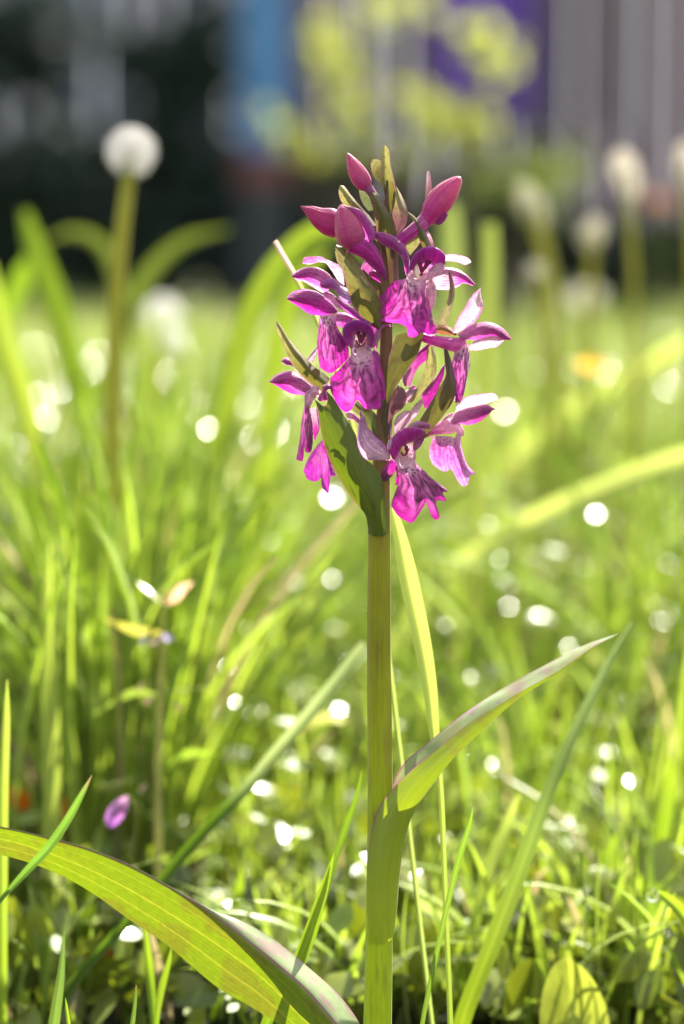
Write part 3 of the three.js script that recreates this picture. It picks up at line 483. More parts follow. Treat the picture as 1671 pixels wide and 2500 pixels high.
{ // lowest front flower, facing right and down
  const f = part('flower', orchid);
  sheet('sepal', f, '8', '570,465 563,350 600,258 700,198 775,212|590,460 620,350 670,270 730,215 776,214|605,450 645,380 695,290 745,232 778,216', { z: [[12, 8], [8, 2], [-6, -10]], roll: 3, color: petal(PALE, PALE, MAG) });
  sheet('sepal', f, '8', '615,440 680,330 740,220 800,130 880,58|650,430 720,320 785,235 840,150 898,70|705,385 765,300 822,250 862,160 904,96', { z: [[20, 8], [14, 2], [-2, -14]], roll: 3, color: petal(PALE, PALE, MAG) });
  sheet('sepal', f, '8', '715,395 760,338 842,310 972,345|730,400 790,355 870,350 974,368|740,408 805,378 885,398 968,404', { z: [[40, 38], [50, 46], [44, 40]], color: petal(PALE, PINK, MAG), nv: 20 });
  hood(f, '8', '500,640,0 540,500,-10 640,410,-15 750,385,-15 850,390,-10 920,430,-5|505,645,38 555,525,48 650,432,56 760,402,60 860,408,60 925,440,54|555,745,38 600,665,48 655,570,52 765,515,54 845,495,52 915,452,48|610,740,22 645,640,10 695,590,6 765,560,10 850,530,24 910,475,34', { color: hoodColor(PINK, MAG) });
  sheet('petal', f, '8', '490,632 493,550 560,478 612,438|505,636 540,560 580,500 618,445|520,632 562,580 602,500 622,452', { z: [[38, 34], [46, 42], [42, 38]], color: petal(PALE, PALE, PINK, 0) });
  sheet('petal', f, '8', '780,640 785,560 845,510 922,458|800,645 835,570 880,520 928,455|825,640 882,570 905,520 932,450', { z: [[40, 44], [48, 50], [42, 44]], color: petal(PINK, DEEP, MAG) });
  sheet('throat', f, '8', '558,735,38 575,770,38 590,800,38|620,700,20 640,760,26 650,830,44|690,600,6 700,720,18 715,820,46|765,580,12 765,700,24 770,800,42|815,600,36 812,700,38 802,785,36', { roll: 0, color: (u, v, p, s) => mix(PALE, CRIM, smooth(0.58, 0.75, fbm(u * 7, v * 7, s)) * 0.8) });
  column(f, '8', [['690,560,10 695,610,12 690,665,6', red], ['715,590,8 710,640,9 690,680,5', red], ['650,600,22 660,640,24 690,670,18', () => [0.85, 0.5, 0.15]], ['640,665,8 665,695,11 700,690,11 735,620,7', red]], 36);
  sheet('sepal', f, '7', '1420,1030 1200,1032 1060,1002 975,862 963,700 985,560 1008,440 1018,345|1420,1010 1270,960 1130,880 1050,760 1025,620 1035,480 1024,340|1405,985 1385,862 1318,785 1210,695 1112,572 1075,440 1032,345', { z: [[28, 34, 20], [34, 46, 24], [24, 30, 18]], color: petal(PALE, [0.6, 0.28, 0.55], VIOLET), nu: 26 });
  tube('spur', f, '7', '1490,1070,84 1410,1150,86 1335,1260,74 1300,1350,34 1292,1385,8', { z: [18, 8], color: petal(MAG, MAUVE) });
  sheet('lip', f, '8', '590,790,36 592,930,34 578,1035,28|600,805,38 625,940,38 618,1050,30|612,812,40 645,960,44 600,1100,40 533,1235,32|630,818,42 682,1000,52 640,1220,48 595,1365,40|652,822,44 722,1020,56 720,1260,54 700,1442,44|682,824,46 772,1040,58 802,1240,54 785,1446,44|700,820,46 802,1020,56 872,1180,50 897,1275,42|715,815,46 832,1010,56 912,1160,50 930,1236,42|725,812,45 852,1000,54 962,1220,48 1000,1402,38|745,806,44 882,980,52 1012,1210,44 1078,1392,36|757,800,43 902,980,50 1002,1130,44 1043,1218,36|770,796,42 922,960,46 1052,1110,38 1152,1212,30|780,790,41 932,950,44 1042,1040,38 1112,1122,30|790,785,40 932,920,40 1062,1020,32 1168,1102,26|802,775,36 902,870,34 1012,970,26 1072,1008,22', { color: lipColor([0.27, 0.006, 0.17], [0.07, 0.002, 0.04], 1), nu: 144, nv: 100, ruffle: 4 });
}
{ // lowest left flower, turned to the left
  const f = part('flower', orchid);
  sheet('sepal', f, '5', '650,930 520,822 440,750 360,718 270,720 170,758 86,832|640,960 520,890 440,850 360,825 280,818 190,830 90,842|640,985 540,1002 460,996 380,992 280,952 180,892 96,852', { z: [[6, 2], [20, 14], [10, 6]], color: petal(PINK, DEEP, MAG) });
  sheet('sepal', f, '5', '400,640 340,568 270,553 228,590|395,645 330,610 275,590 232,596|390,652 340,650 280,642 235,602', { z: [[-8, -12], [0, -4], [-6, -10]], color: petal(MAG, VIOLET, PALE), nv: 18 });
  sheet('sepal', f, '5', '540,580 610,468 668,418|570,600 625,500 670,430|605,612 645,540 672,450', { z: -10, color: petal(PALE, PALE, VIOLET), nv: 16 });
  tube('throat', f, '5', '690,960,60 620,960,76 575,1010,66 555,1090,48 540,1160,26', { z: [10, 4], color: petal(PALE, PALE) });
  sheet('lip', f, '7', '248,245,2 205,480,0 180,750,0 150,920,2 130,1020,4|266,250,6 235,500,8 216,760,8 202,900,8 222,1028,8|276,255,8 262,520,10 246,760,8 240,850,8|286,255,10 292,540,12 286,760,10 262,916,8|302,265,10 322,540,10 342,760,8 335,912,6|322,320,4 352,520,2 362,650,2 362,765,2', { color: lipColor([0.19, 0.004, 0.12], DARK, 0.8, DEEP), nu: 66, nv: 62, ruffle: 2.5 });
  sheet('petal', f, '7', '315,330 340,520 370,700 382,758|370,310 395,480 415,620 395,745|425,290 445,440 458,580 405,715', { z: -2, color: petal(PALE, MAG) });
}
{ // flower behind the lower bract, only its lip in sight
  const f = part('flower', orchid);
  sheet('lip', f, '7', '488,740 400,852 290,1020 232,1172|494,760 430,920 320,1100 295,1292|500,780 450,950 398,1150 408,1318|505,800 470,1000 478,1150 485,1282|510,820 498,1050 492,1250 486,1395 560,1476|530,850 560,1080 560,1280 580,1450|560,950 600,1150 612,1200 600,1260|600,1020 645,1150 672,1230 640,1246', { z: [-14, -8], color: lipColor([0.38, 0.02, 0.32], VIOLET, 0.6, MAG), nu: 90, nv: 57, ruffle: 2.5 });
  sheet('petal', f, '7', '790,385 870,358 960,418 1010,462|830,430 890,415 970,470 1005,500|830,475 900,472 970,520 995,560', { z: 6, color: petal(PALE, PINK, VIOLET), nv: 18 });
}
{ // flower at the back of the spike, seen through the gap
  const f = part('flower', orchid);
  sheet('petal', f, 'P', '985,930 1000,880 1030,850 1050,835|1000,945 1020,900 1045,875 1056,838', { z: -24, color: petal(PINK, MAG), nv: 18 });
  sheet('sepal', f, 'P', '890,700 880,660 895,630 910,615|905,715 905,680 915,650 914,616', { z: -16, color: petal(MAG, PINK), nv: 18 });
  sheet('sepal', f, 'P', '905,850 892,820 900,790 918,770|922,850 925,820 930,795 922,770', { z: 14, color: petal(PINK, MAG), nv: 18 });
  sheet('petal', f, 'P', '960,990 975,965 1000,950 1020,948|968,1000 990,985 1012,972 1022,950', { z: -18, color: petal(MAG, PALE), nv: 18 });
  sheet('petal', f, '6', '400,560 380,470 430,400 470,350|430,570 440,480 470,420 490,370', { z: -18, color: petal(MAG, PALE), nv: 16 });
  sheet('petal', f, '6', '470,640 450,600 480,560 530,560|500,640 520,610 540,580', { z: -16, color: petal(PALE, PINK), nv: 14 });
  sheet('petal', f, '4', '0,360 60,330 130,380 175,410|10,400 80,440 140,480 195,500', { z: -4, color: petal(MAG, MAG), nv: 16 });
}

// ---------------------------------------------------------------- meadow
function groundRow(D) { const a = atDepth(0, 1000, D).y, b = atDepth(0, 2000, D).y; return 1000 + 1000 * a / (a - b); }
const bladeColor = (base, tip, dry = 0) => (u, v, p, s) => {
  const rib = 0.86 + 0.14 * Math.sin(u * 6.283 * 5), n = fbm(u * 8, v * 9, s);
  let c = mix(base, tip, smooth(0, 1, v)); c = mix(c, [0.34, 0.24, 0.10], dry * smooth(0.94, 1, v) + 0.15 * smooth(0.6, 0.8, n));
  const mid = Math.exp(-(((u - 0.5) / 0.05) ** 2)); c = mix(c, [c[0] * 1.3, c[1] * 1.2, c[2] * 1.2], mid);
  return [c[0] * rib, c[1] * rib, c[2] * rib];
};
const LIME = [0.25, 0.36, 0.016], FRESH = [0.18, 0.29, 0.012], SAGE = [0.13, 0.20, 0.075], DUSK = [0.075, 0.11, 0.02];
// points from the tip down: [px, py, distance, width px]; a base is added on the ground
function ribbon(points, { fold = 0.35, color, seed, nu = 8, nv = 60, grounded = true }) {
  const pts = points.map((p) => [...p]);
  if (grounded) {
    const a = pts[pts.length - 2], b = pts[pts.length - 1], gy = groundRow(b[2]);
    if (gy > b[1] + 5) { const k = Math.min(1.2, Math.max(-1.2, (b[0] - a[0]) / Math.max(1, b[1] - a[1]))); pts.push([b[0] + k * (gy - b[1]) * 0.6, gy + 4, b[2], b[3] * 0.8]); }
  }
  pts.reverse();
  const c3 = new THREE.CatmullRomCurve3(pts.map((p) => V(p[0], p[1], p[2] * 1000)), false, 'centripetal'), w3 = new THREE.CatmullRomCurve3(pts.map((p, i) => V(p[3], i, 0)), false, 'centripetal');
  const L = [[], [], []], n = 26;
  for (let i = 0; i <= n; i++) {
    const t = i / n, p = c3.getPoint(t), d = c3.getTangent(t), w = Math.max(0.3, w3.getPoint(t).x) / 2, len = Math.hypot(d.x, d.y) || 1, nx = -d.y / len, ny = d.x / len, D = p.z / 1000;
    L[0].push(V(p.x + nx * w, p.y + ny * w, D)); L[1].push(V(p.x, p.y, D + fold * w * 2 * PX)); L[2].push(V(p.x - nx * w, p.y - ny * w, D));
  }
  return { lines: L.map((l) => l.map((p) => atDepth(p.x, p.y, p.z))), base: atDepth(pts[0][0], pts[0][1], pts[0][2]) };
}
let bladeSeed = 500;
function blade(label, points, o = {}) {
  const seed = bladeSeed++, r = ribbon(points, { ...o, seed }), base = r.base.clone(); base.y = Math.max(0, base.y);
  const t = thing(o.name ?? 'grass_plant', label, o.category ?? 'grass blade', base, o.group);
  put('blade', loft(r.lines.map((l) => l.map((p) => p.clone().sub(base))), { nu: o.nu ?? 10, nv: o.nv ?? 70, seed, color: (u, v, p) => (o.color ?? bladeColor(FRESH, LIME))(u, v, p, seed) }), o.m ?? M.blade, t);
  return t;
}
const F = D0;
blade('sharp dark green grass blade crossing in front of the blotched leaf at the lower left', [[225, 1893, F - 0.022, 1], [205, 1930, F - 0.022, 12], [160, 2010, F - 0.021, 21], [118, 2070, F - 0.021, 22], [70, 2122, F - 0.02, 19], [0, 2200, F - 0.02, 10], [-40, 2260, F - 0.02, 9]], { color: bladeColor([0.08, 0.14, 0.025], [0.17, 0.32, 0.03], 1) });
blade('sharp grass blade with a pointed tip just left of the stem in the lower picture', [[816, 2080, F + 0.012, 1], [806, 2120, F + 0.012, 12], [782, 2200, F + 0.013, 26], [750, 2300, F + 0.014, 34], [705, 2400, F + 0.015, 34], [660, 2480, F + 0.016, 30]]);
blade('narrow grass blade leaning behind the stem, right beside the sharp pointed blade', [[886, 1880, F + 0.03, 2], [868, 1950, F + 0.03, 12], [830, 2060, F + 0.03, 18], [790, 2180, F + 0.028, 24], [755, 2290, F + 0.026, 30], [728, 2360, F + 0.025, 30], [700, 2450, F + 0.025, 26]], { color: bladeColor(DUSK, FRESH) });
blade('long pale green blade rising behind the stem to the flowers, folded narrow at its base', [[958, 1240, F + 0.016, 14], [975, 1300, F + 0.016, 30], [1000, 1420, F + 0.015, 46], [1028, 1550, F + 0.015, 44], [1050, 1680, F + 0.014, 36], [1062, 1800, F + 0.013, 24], [1076, 1920, F + 0.012, 14], [1088, 2200, F + 0.012, 13], [1100, 2500, F + 0.012, 14]], { color: bladeColor([0.22, 0.30, 0.03], [0.44, 0.52, 0.10]) });
blade('short thin sharp blade leaning right, a little right of the stem', [[1156, 1970, F + 0.004, 1], [1145, 2020, F + 0.004, 11], [1120, 2100, F + 0.004, 15], [1095, 2200, F + 0.004, 14], [1068, 2320, F + 0.004, 13], [1045, 2430, F + 0.004, 12], [1030, 2510, F + 0.004, 11]], { color: bladeColor([0.13, 0.20, 0.02], [0.24, 0.38, 0.03]) });
blade('long slightly blurred blade slanting up to the right with a blue grey tip', [[1541, 1520, F + 0.085, 6], [1490, 1610, F + 0.08, 17], [1440, 1710, F + 0.075, 25], [1396, 1800, F + 0.07, 28], [1330, 1960, F + 0.06, 35], [1268, 2131, F + 0.055, 42], [1200, 2310, F + 0.05, 44], [1130, 2490, F + 0.045, 42]], { color: bladeColor([0.27, 0.37, 0.008], [0.24, 0.33, 0.10]) });
blade('blurred blunt tipped blade between the thin sharp one and the long slanting one', [[1268, 1938, F + 0.10, 8], [1240, 2010, F + 0.10, 26], [1195, 2120, F + 0.095, 30], [1160, 2250, F + 0.09, 30], [1120, 2420, F + 0.085, 30], [1105, 2500, F + 0.085, 28]], { color: bladeColor(LIME, [0.40, 0.48, 0.08]) });
blade('tall broad blurred blade standing upright at the left, left of the pinkish topped herb', [[124, 1320, F + 0.13, 14], [122, 1480, F + 0.13, 34], [124, 1750, F + 0.125, 44], [128, 2000, F + 0.12, 44], [120, 2300, F + 0.12, 38], [118, 2500, F + 0.12, 34]], { color: bladeColor([0.30, 0.36, 0.05], [0.40, 0.50, 0.06]) });
blade('upright blurred blade along the left border of the picture', [[18, 1660, F + 0.05, 3], [16, 1760, F + 0.05, 18], [10, 1950, F + 0.05, 22], [8, 2200, F + 0.05, 22], [8, 2500, F + 0.05, 22]], { color: bladeColor(LIME, [0.40, 0.50, 0.06]) });
blade('sharp upright blade tip at the bottom left below the blotched leaf', [[158, 2262, F + 0.02, 1], [154, 2320, F + 0.02, 11], [148, 2390, F + 0.02, 20], [138, 2460, F + 0.02, 26], [130, 2520, F + 0.02, 28]], { color: bladeColor([0.2, 0.30, 0.03], [0.13, 0.22, 0.04]) });
blade('tiny curved blade tip at the bottom edge right of the bottom left blade', [[160, 2436, F + 0.006, 1], [163, 2460, F + 0.006, 7], [168, 2500, F + 0.006, 10], [172, 2530, F + 0.006, 11]]);
blade('tiny upright blade tip at the bottom edge below the blotched leaf', [[333, 2404, F + 0.008, 1], [331, 2440, F + 0.008, 8], [324, 2500, F + 0.008, 12], [318, 2540, F + 0.008, 13]], { color: bladeColor(FRESH, [0.12, 0.2, 0.03], 1) });
blade('narrow blade of a V shaped pair below the blotched leaf, its right arm', [[420, 2308, F + 0.035, 1], [412, 2350, F + 0.035, 12], [396, 2410, F + 0.035, 18], [385, 2470, F + 0.035, 15], [380, 2520, F + 0.035, 14]]);
blade('narrow blade of a V shaped pair below the blotched leaf, its left arm', [[352, 2230, F + 0.045, 2], [358, 2300, F + 0.045, 16], [366, 2380, F + 0.045, 22], [378, 2520, F + 0.04, 18]]);
blade('thin straw like stalk with a broken end sticking out left of the upper flowers', [[672, 588, F + 0.03, 11], [690, 622, F + 0.03, 13], [716, 664, F + 0.03, 12], [735, 702, F + 0.03, 12], [772, 775, F + 0.03, 13], [840, 960, F + 0.03, 14], [900, 1250, F + 0.03, 14]], { color: (u, v) => mix([0.30, 0.36, 0.08], [0.62, 0.42, 0.32], smooth(0.93, 0.97, v)), fold: 0.6 });
blade('blurred bright blade tip standing right of the dandelion stalk base at far left', [[60, 515, F + 0.42, 24], [85, 600, F + 0.42, 50], [128, 720, F + 0.42, 62], [160, 830, F + 0.42, 66], [200, 1000, F + 0.42, 66]], { color: bladeColor([0.20, 0.29, 0.012], [0.11, 0.17, 0.008]) });
blade('blurred blade leaning right from the left border below the bright blade tip', [[88, 600, F + 0.45, 10], [50, 690, F + 0.45, 55], [0, 800, F + 0.45, 56], [-60, 960, F + 0.45, 56]], { color: bladeColor([0.2, 0.28, 0.02], FRESH) });
blade('long blurred blade falling from the left border towards the broad upright one', [[-30, 640, F + 0.3, 30], [10, 830, F + 0.3, 54], [60, 990, F + 0.3, 56], [110, 1200, F + 0.3, 52], [160, 1500, F + 0.3, 44]], { color: bladeColor([0.26, 0.33, 0.03], [0.26, 0.33, 0.03]) });
blade('arching blurred blade left of the upper flowers, curving over to the right', [[900, 640, F + 0.30, 8], [840, 572, F + 0.30, 44], [770, 572, F + 0.30, 58], [690, 640, F + 0.30, 62], [630, 730, F + 0.30, 64], [590, 830, F + 0.3, 60], [560, 960, F + 0.3, 60]], { color: bladeColor([0.22, 0.30, 0.02], [0.16, 0.23, 0.012]) });
blade('second blurred blade bending up below the arching one at the left of the flowers', [[800, 610, F + 0.34, 12], [730, 690, F + 0.34, 44], [690, 790, F + 0.34, 50], [670, 900, F + 0.34, 50]], { color: bladeColor([0.30, 0.38, 0.03], [0.2, 0.28, 0.015]) });
blade('thin blurred arching blade just right of the dandelion stalk', [[560, 560, F + 0.5, 8], [450, 590, F + 0.5, 30], [370, 660, F + 0.5, 40], [320, 750, F + 0.5, 44]], { color: bladeColor(FRESH, [0.10, 0.13, 0.015]) });
blade('thin blurred blade arching from the dandelion stalk to the left', [[110, 590, F + 0.5, 6], [180, 568, F + 0.5, 26], [250, 600, F + 0.5, 34], [290, 700, F + 0.5, 34]], { color: bladeColor(FRESH, [0.10, 0.13, 0.015]) });
blade('straight dark stalk slanting behind the stem at the lower left, paler at its upper end', [[896, 1575, F + 0.11, 34], [800, 1690, F + 0.1, 32], [680, 1830, F + 0.095, 30], [600, 1925, F + 0.09, 30], [470, 2060, F + 0.08, 28], [330, 2230, F + 0.07, 26], [180, 2400, F + 0.065, 26]], { color: (u, v, p, s) => mix(mix([0.08, 0.14, 0.008], [0.10, 0.17, 0.008], v), [0.38, 0.45, 0.16], smooth(0.55, 0.7, v)), fold: 0.8 });
blade('long blurred stalk slanting across the right side below the lowest flower', [[1760, 1090, F + 0.33, 40], [1600, 1140, F + 0.33, 46], [1400, 1220, F + 0.32, 46], [1240, 1300, F + 0.32, 44], [1100, 1400, F + 0.32, 40]], { color: bladeColor([0.36, 0.44, 0.07], [0.46, 0.52, 0.12]) });
blade('upper of the two long blurred stalks slanting across the right side', [[1760, 800, F + 0.55, 40], [1560, 910, F + 0.55, 60], [1400, 1010, F + 0.55, 60], [1250, 1130, F + 0.55, 56]], { color: bladeColor([0.34, 0.42, 0.06], [0.42, 0.48, 0.1]) });
blade('broad blurred upright blade right of the upper flowers', [[1196, 545, F + 0.36, 36], [1196, 640, F + 0.36, 44], [1192, 780, F + 0.36, 46], [1180, 960, F + 0.36, 46]], { color: bladeColor([0.24, 0.30, 0.04], [0.19, 0.23, 0.04]) });
blade('fainter blurred upright blade close beside the top right bud', [[1100, 500, F + 0.42, 36], [1102, 600, F + 0.42, 56], [1106, 750, F + 0.42, 60], [1110, 900, F + 0.42, 60]], { color: bladeColor([0.26, 0.33, 0.04], [0.18, 0.23, 0.05]) });
blade('short bright blade with a dew drop at its tip near the right border low down', [[1604, 2174, F + 0.05, 3], [1625, 2190, F + 0.05, 22], [1660, 2222, F + 0.05, 30], [1700, 2290, F + 0.05, 32], [1720, 2400, F + 0.05, 30]], { color: bladeColor(FRESH, LIME) });
{
  const p = atDepth(1594, 2185, F + 0.049), t = thing('dew_drop', 'bright dew drop on the tip of the short blade near the right border', 'dew drop', p);
  put('drop', new THREE.SphereGeometry(0.0022, 24, 16), phys({ transmission: 1, thickness: 0.004, ior: 1.33, roughness: 0.02 }), t);
}
for (const [label, x, y, d, w, h] of [['blurred bright blade at the right, tip leaning to the right border', 1640, 1850, 0.13, 40, 420], ['blurred upright blade beside the dark gap at the lower right', 1500, 2040, 0.13, 36, 260], ['short blurred blade tip in the dark gap at the lower right', 1600, 2040, 0.15, 32, 250], ['blurred upright blade low at the left, right of the broad upright one', 235, 2080, 0.12, 26, 400], ['blurred blade leaning left behind the blotched leaf, below its middle', 590, 2120, 0.10, 34, 380]])
  blade(label, [[x, y, F + d, 6], [x - 10, y + 0.2 * h, F + d, w], [x - 34, y + 0.6 * h, F + d, w * 1.1], [x - 60, y + h, F + d, w]]);

// the grass that nobody could count
function bladeUnit(bend, seg) {
  const pos = [], uv = [], col = [], idx = [];
  for (let j = 0; j <= seg; j++) {
    const v = j / seg, w = 0.5 * (0.75 + 0.5 * v) * Math.pow(1 - v, 0.55), y = v - bend * 0.35 * v * v * v, z = bend * v * v * 0.8;
    for (let i = -1; i <= 1; i++) { pos.push(i * w, y, z + (i ? 0.012 : 0)); uv.push((i + 1) / 2, v); const k = (i ? 1 : 0.9) * lerp(0.8, 1.08, v); col.push(k, k, k); }
  }
  for (let j = 0; j < seg; j++) for (let i = 0; i < 2; i++) { const a = j * 3 + i, b = a + 3; idx.push(a, a + 1, b, a + 1, b + 1, b); }
  return geometryOf(pos, uv, col, idx);
}
{
  const r = rng(77), meadow = new THREE.Group(); meadow.name = 'meadow_grass'; meadow.userData.kind = 'stuff'; scene.add(meadow);
  tag(meadow, 'dense bright green sunlit meadow grass filling the middle and lower picture out of focus', 'grass');
  const kinds = [0.15, 0.45, 0.8, 1.2].map((b) => bladeUnit(b, 7)), places = kinds.map(() => []);
  const grow = (n, z0, z1, hmin, hmax, spread, bends, wide, xa, xb) => {
    for (let i = 0; i < n; i++) {
      const z = lerp(z0, z1, r()), D = D0 - z, x = xa === undefined ? (r() * 2 - 1) * (0.18 + spread * D) : lerp(xa, xb, r()), clump = fbm(x * 9 + 40, z * 9 + 90, 21);
      if (r() > 0.35 + 1.1 * clump || (D < 0.825 && x > XB(190, D) && x < XB(580, D) && r() < 0.85)) continue;
      const k = Math.floor(Math.pow(r(), 1.4) * bends), h = lerp(hmin, hmax, Math.pow(r(), 1.4)) * (0.75 + 0.5 * clump) * (1 + 0.12 * k), w = wide * lerp(0.0035, 0.007, r());
      const q = new THREE.Quaternion().setFromEuler(new THREE.Euler((r() - 0.5) * 0.6, r() * 6.283, (r() - 0.5) * 0.7, 'YXZ'));
      const t = r(), dry = r() < 0.07, b = 0.75 + 0.5 * r();
      const c = dry ? [0.34, 0.27, 0.12] : mix(mix([0.235, 0.345, 0.016], [0.36, 0.45, 0.045], t), [0.40, 0.46, 0.11], smooth(0.8, 1.8, D) * 0.7);  // far blades paler, a hazy veil put into their colour
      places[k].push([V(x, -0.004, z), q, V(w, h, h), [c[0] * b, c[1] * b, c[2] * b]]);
    }
  };
  grow(2600, -0.05, -0.2, 0.02, 0.07, 0.22, 3, 0.7);
  grow(2600, -0.16, -0.34, 0.04, 0.13, 0.24, 2, 0.6);
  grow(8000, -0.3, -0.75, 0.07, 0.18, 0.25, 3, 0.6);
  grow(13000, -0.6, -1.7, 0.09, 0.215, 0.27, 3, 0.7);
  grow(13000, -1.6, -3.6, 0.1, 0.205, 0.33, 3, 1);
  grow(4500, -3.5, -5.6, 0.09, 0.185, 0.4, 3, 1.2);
  grow(200, -0.17, -0.5, 0.12, 0.222, 0, 2, 0.6, XB(60, 0.95), XB(480, 0.95));
  grow(260, -0.3, -0.8, 0.13, 0.215, 0, 2, 0.7, XB(60, 1.2), XB(640, 1.2));
  grow(600, -0.4, -1.0, 0.13, 0.22, 0, 2, 0.7, XB(1150, 1.35), XB(1800, 1.35));
  grow(260, -0.15, -0.25, 0.15, 0.222, 0, 2, 0.55, XB(180, 0.85), XB(400, 0.85));
  places.forEach((p, i) => scatter('blades', kinds[i], M.grass, p, meadow));
}
{
  const r = rng(78), places = [];
  const tilt = (k) => new THREE.Quaternion().setFromUnitVectors(V(0, 0, 1), SUN.clone().add(V(0, 0.06, 1)).add(V((r() - 0.5) * k, (r() - 0.5) * k, (r() - 0.5) * k)).normalize()).multiply(new THREE.Quaternion().setFromAxisAngle(V(0, 0, 1), r() * 6.283));
  for (let i = 0; i < 9000; i++) {
    const high = i > 2800, z = high ? -0.12 - 1.3 * Math.pow(r(), 1.2) : -0.06 - 1.2 * Math.pow(r(), 1.5), D = D0 - z, x = (r() * 2 - 1) * (0.18 + 0.26 * D);
    const y = high ? Math.min(0.185, (0.02 + 0.17 * Math.pow(r(), 0.8)) * smooth(0.6, 1.25, D)) : 0.01 + Math.pow(r(), 1.4) * Math.min(0.11, 0.03 + 0.11 * (D - 0.7));
    const b = 0.55 + 0.6 * r(), c = mix([0.16, 0.23, 0.012], [0.34, 0.38, 0.02], r());
    places.push([V(x, y, z), high ? tilt(0.9) : tilt(2.6), high ? 0.2 + 0.45 * r() : 0.4 + 0.5 * r(), [c[0] * b, c[1] * b, c[2] * b]]);
  }
  for (let i = 0; i < 1500; i++) {
    const z = -0.045 - 0.2 * r(), D = D0 - z, k = 0.4 + 0.7 * r(), c = mix([0.10, 0.15, 0.008], [0.26, 0.30, 0.014], r());
    places.push([V((r() * 2 - 1) * 0.32 * D, 0.004 + 0.03 * r() * r(), z), tilt(3), 0.5 + 0.6 * r(), [c[0] * k, c[1] * k, c[2] * k]]);
  }
  const g = scatter('ground_leaves', leafGeometry(0.02, 0.013, 0.12, 0.1, 5), M.glossy, places);
  g.userData.kind = 'stuff'; tag(g, 'small glossy leaves among the grass, glinting white where they face the sun', 'leaves');
}

// leaves turned so that they catch the sun, one by one
const glintLeaf = leafGeometry(1, 0.55, 0.10, 0.06, 8);
const stalkGeo = tubular([[V(0, -1, 0), 0.02], [V(0.02, -0.5, 0), 0.018], [V(0, 0.02, 0), 0.015]], { nr: 6, nv: 8, color: () => [0.2, 0.27, 0.03] });
function glint(label, px, py, D, size, turn, n = 1) {
  const p = atDepth(px, py, D), view = camera.position.clone().sub(p).normalize(), half = view.clone().add(SUN).normalize();
  const t = thing('small_plant', label, 'leaf', V(p.x, 0, p.z));
  for (let i = 0; i < n; i++) {
    const m = put('leaf', glintLeaf, M.wet, t); m.scale.setScalar(size);
    const q = new THREE.Quaternion().setFromUnitVectors(V(0, 0, 1), half), spin = new THREE.Quaternion().setFromAxisAngle(V(0, 0, 1), turn + i * 2.1);
    m.quaternion.copy(q.multiply(spin)); m.position.set(i * size * 0.5, p.y, (i % 2) * 0.004);
  }
  const s = put('stalk', stalkGeo, M.grass, t); s.position.set(0, p.y, 0); s.scale.set(0.03, p.y, 0.03);
}
M.wet = leafy({ transmission: 0.35, clearcoat: 0.5, clearcoatRoughness: 0.45, color: new THREE.Color(0.22, 0.3, 0.08) });
for (const a of [
  ['brightly glinting leaf among the grass at the far left, below the tall leaning blade', 132, 1075, 1.25, 0.014, 0.5, 1],
  ['pair of glinting leaves right of the lowest flower', 1246, 1192, 1.15, 0.012, 1.4, 2],
  ['pair of glinting leaves right of the stem, above the curved stem leaf', 1185, 1396, 1.05, 0.012, 1.4, 2],
  ['glinting leaf at the left of the stem beside a faint lilac spot', 636, 1250, 1.08, 0.010, 1.5, 1],
  ['glinting leaf slanting down to the right, left of the stem', 672, 1325, 1.04, 0.009, 0.7, 1],
  ['large glinting leaf pair beside the pinkish topped herb', 505, 1725, 0.92, 0.010, 1.3, 2],
  ['white glinting leaf with a yellow green one beside it, left of the stem', 730, 1765, 0.83, 0.009, 1.5, 1],
  ['small glinting leaf close to the dark slanting stalk', 650, 2008, 0.80, 0.007, 0.8, 1],
  ['glinting leaves left of the dark slanting stalk', 435, 2022, 0.84, 0.009, 1.2, 2],
  ['glinting leaf behind the tip of the curved stem leaf', 1198, 1690, 0.95, 0.009, 0.4, 1],
  ['glinting leaf at the left, beside the broad upright blade', 132, 1240, 1.2, 0.010, 0.6, 1],
  ['faint glinting leaf right of the long slanting stalk', 1370, 1264, 1.1, 0.010, 1.4, 1],
  ['glinting leaf pointing up right under the long slanting stalk', 1376, 1350, 1.0, 0.009, 1.1, 1],
  ['small glinting leaf at the left below the blotched leaf', 160, 2330, 0.74, 0.012, 0.3, 1],
  ['two small glinting leaves below the blotched leaf near the stem', 560, 2440, 0.73, 0.006, 0.3, 2],
  ['long glinting leaf lying level left of the stem', 760, 1870, 0.82, 0.012, 1.57, 1],
  ['shorter glinting leaf lying level above the blotched leaf', 760, 2035, 0.80, 0.009, 1.5, 1],
  ['small glinting leaf right of the stem near the bottom', 1170, 2275, 0.76, 0.008, 0.4, 1],
  ['grey glinting leaf at the right, above the dark gap', 1480, 1910, 0.85, 0.010, 0.2, 1],
  ['glinting leaf at the right border in the far grass', 1645, 825, 1.7, 0.010, 0.3, 1],
]) glint(...a);

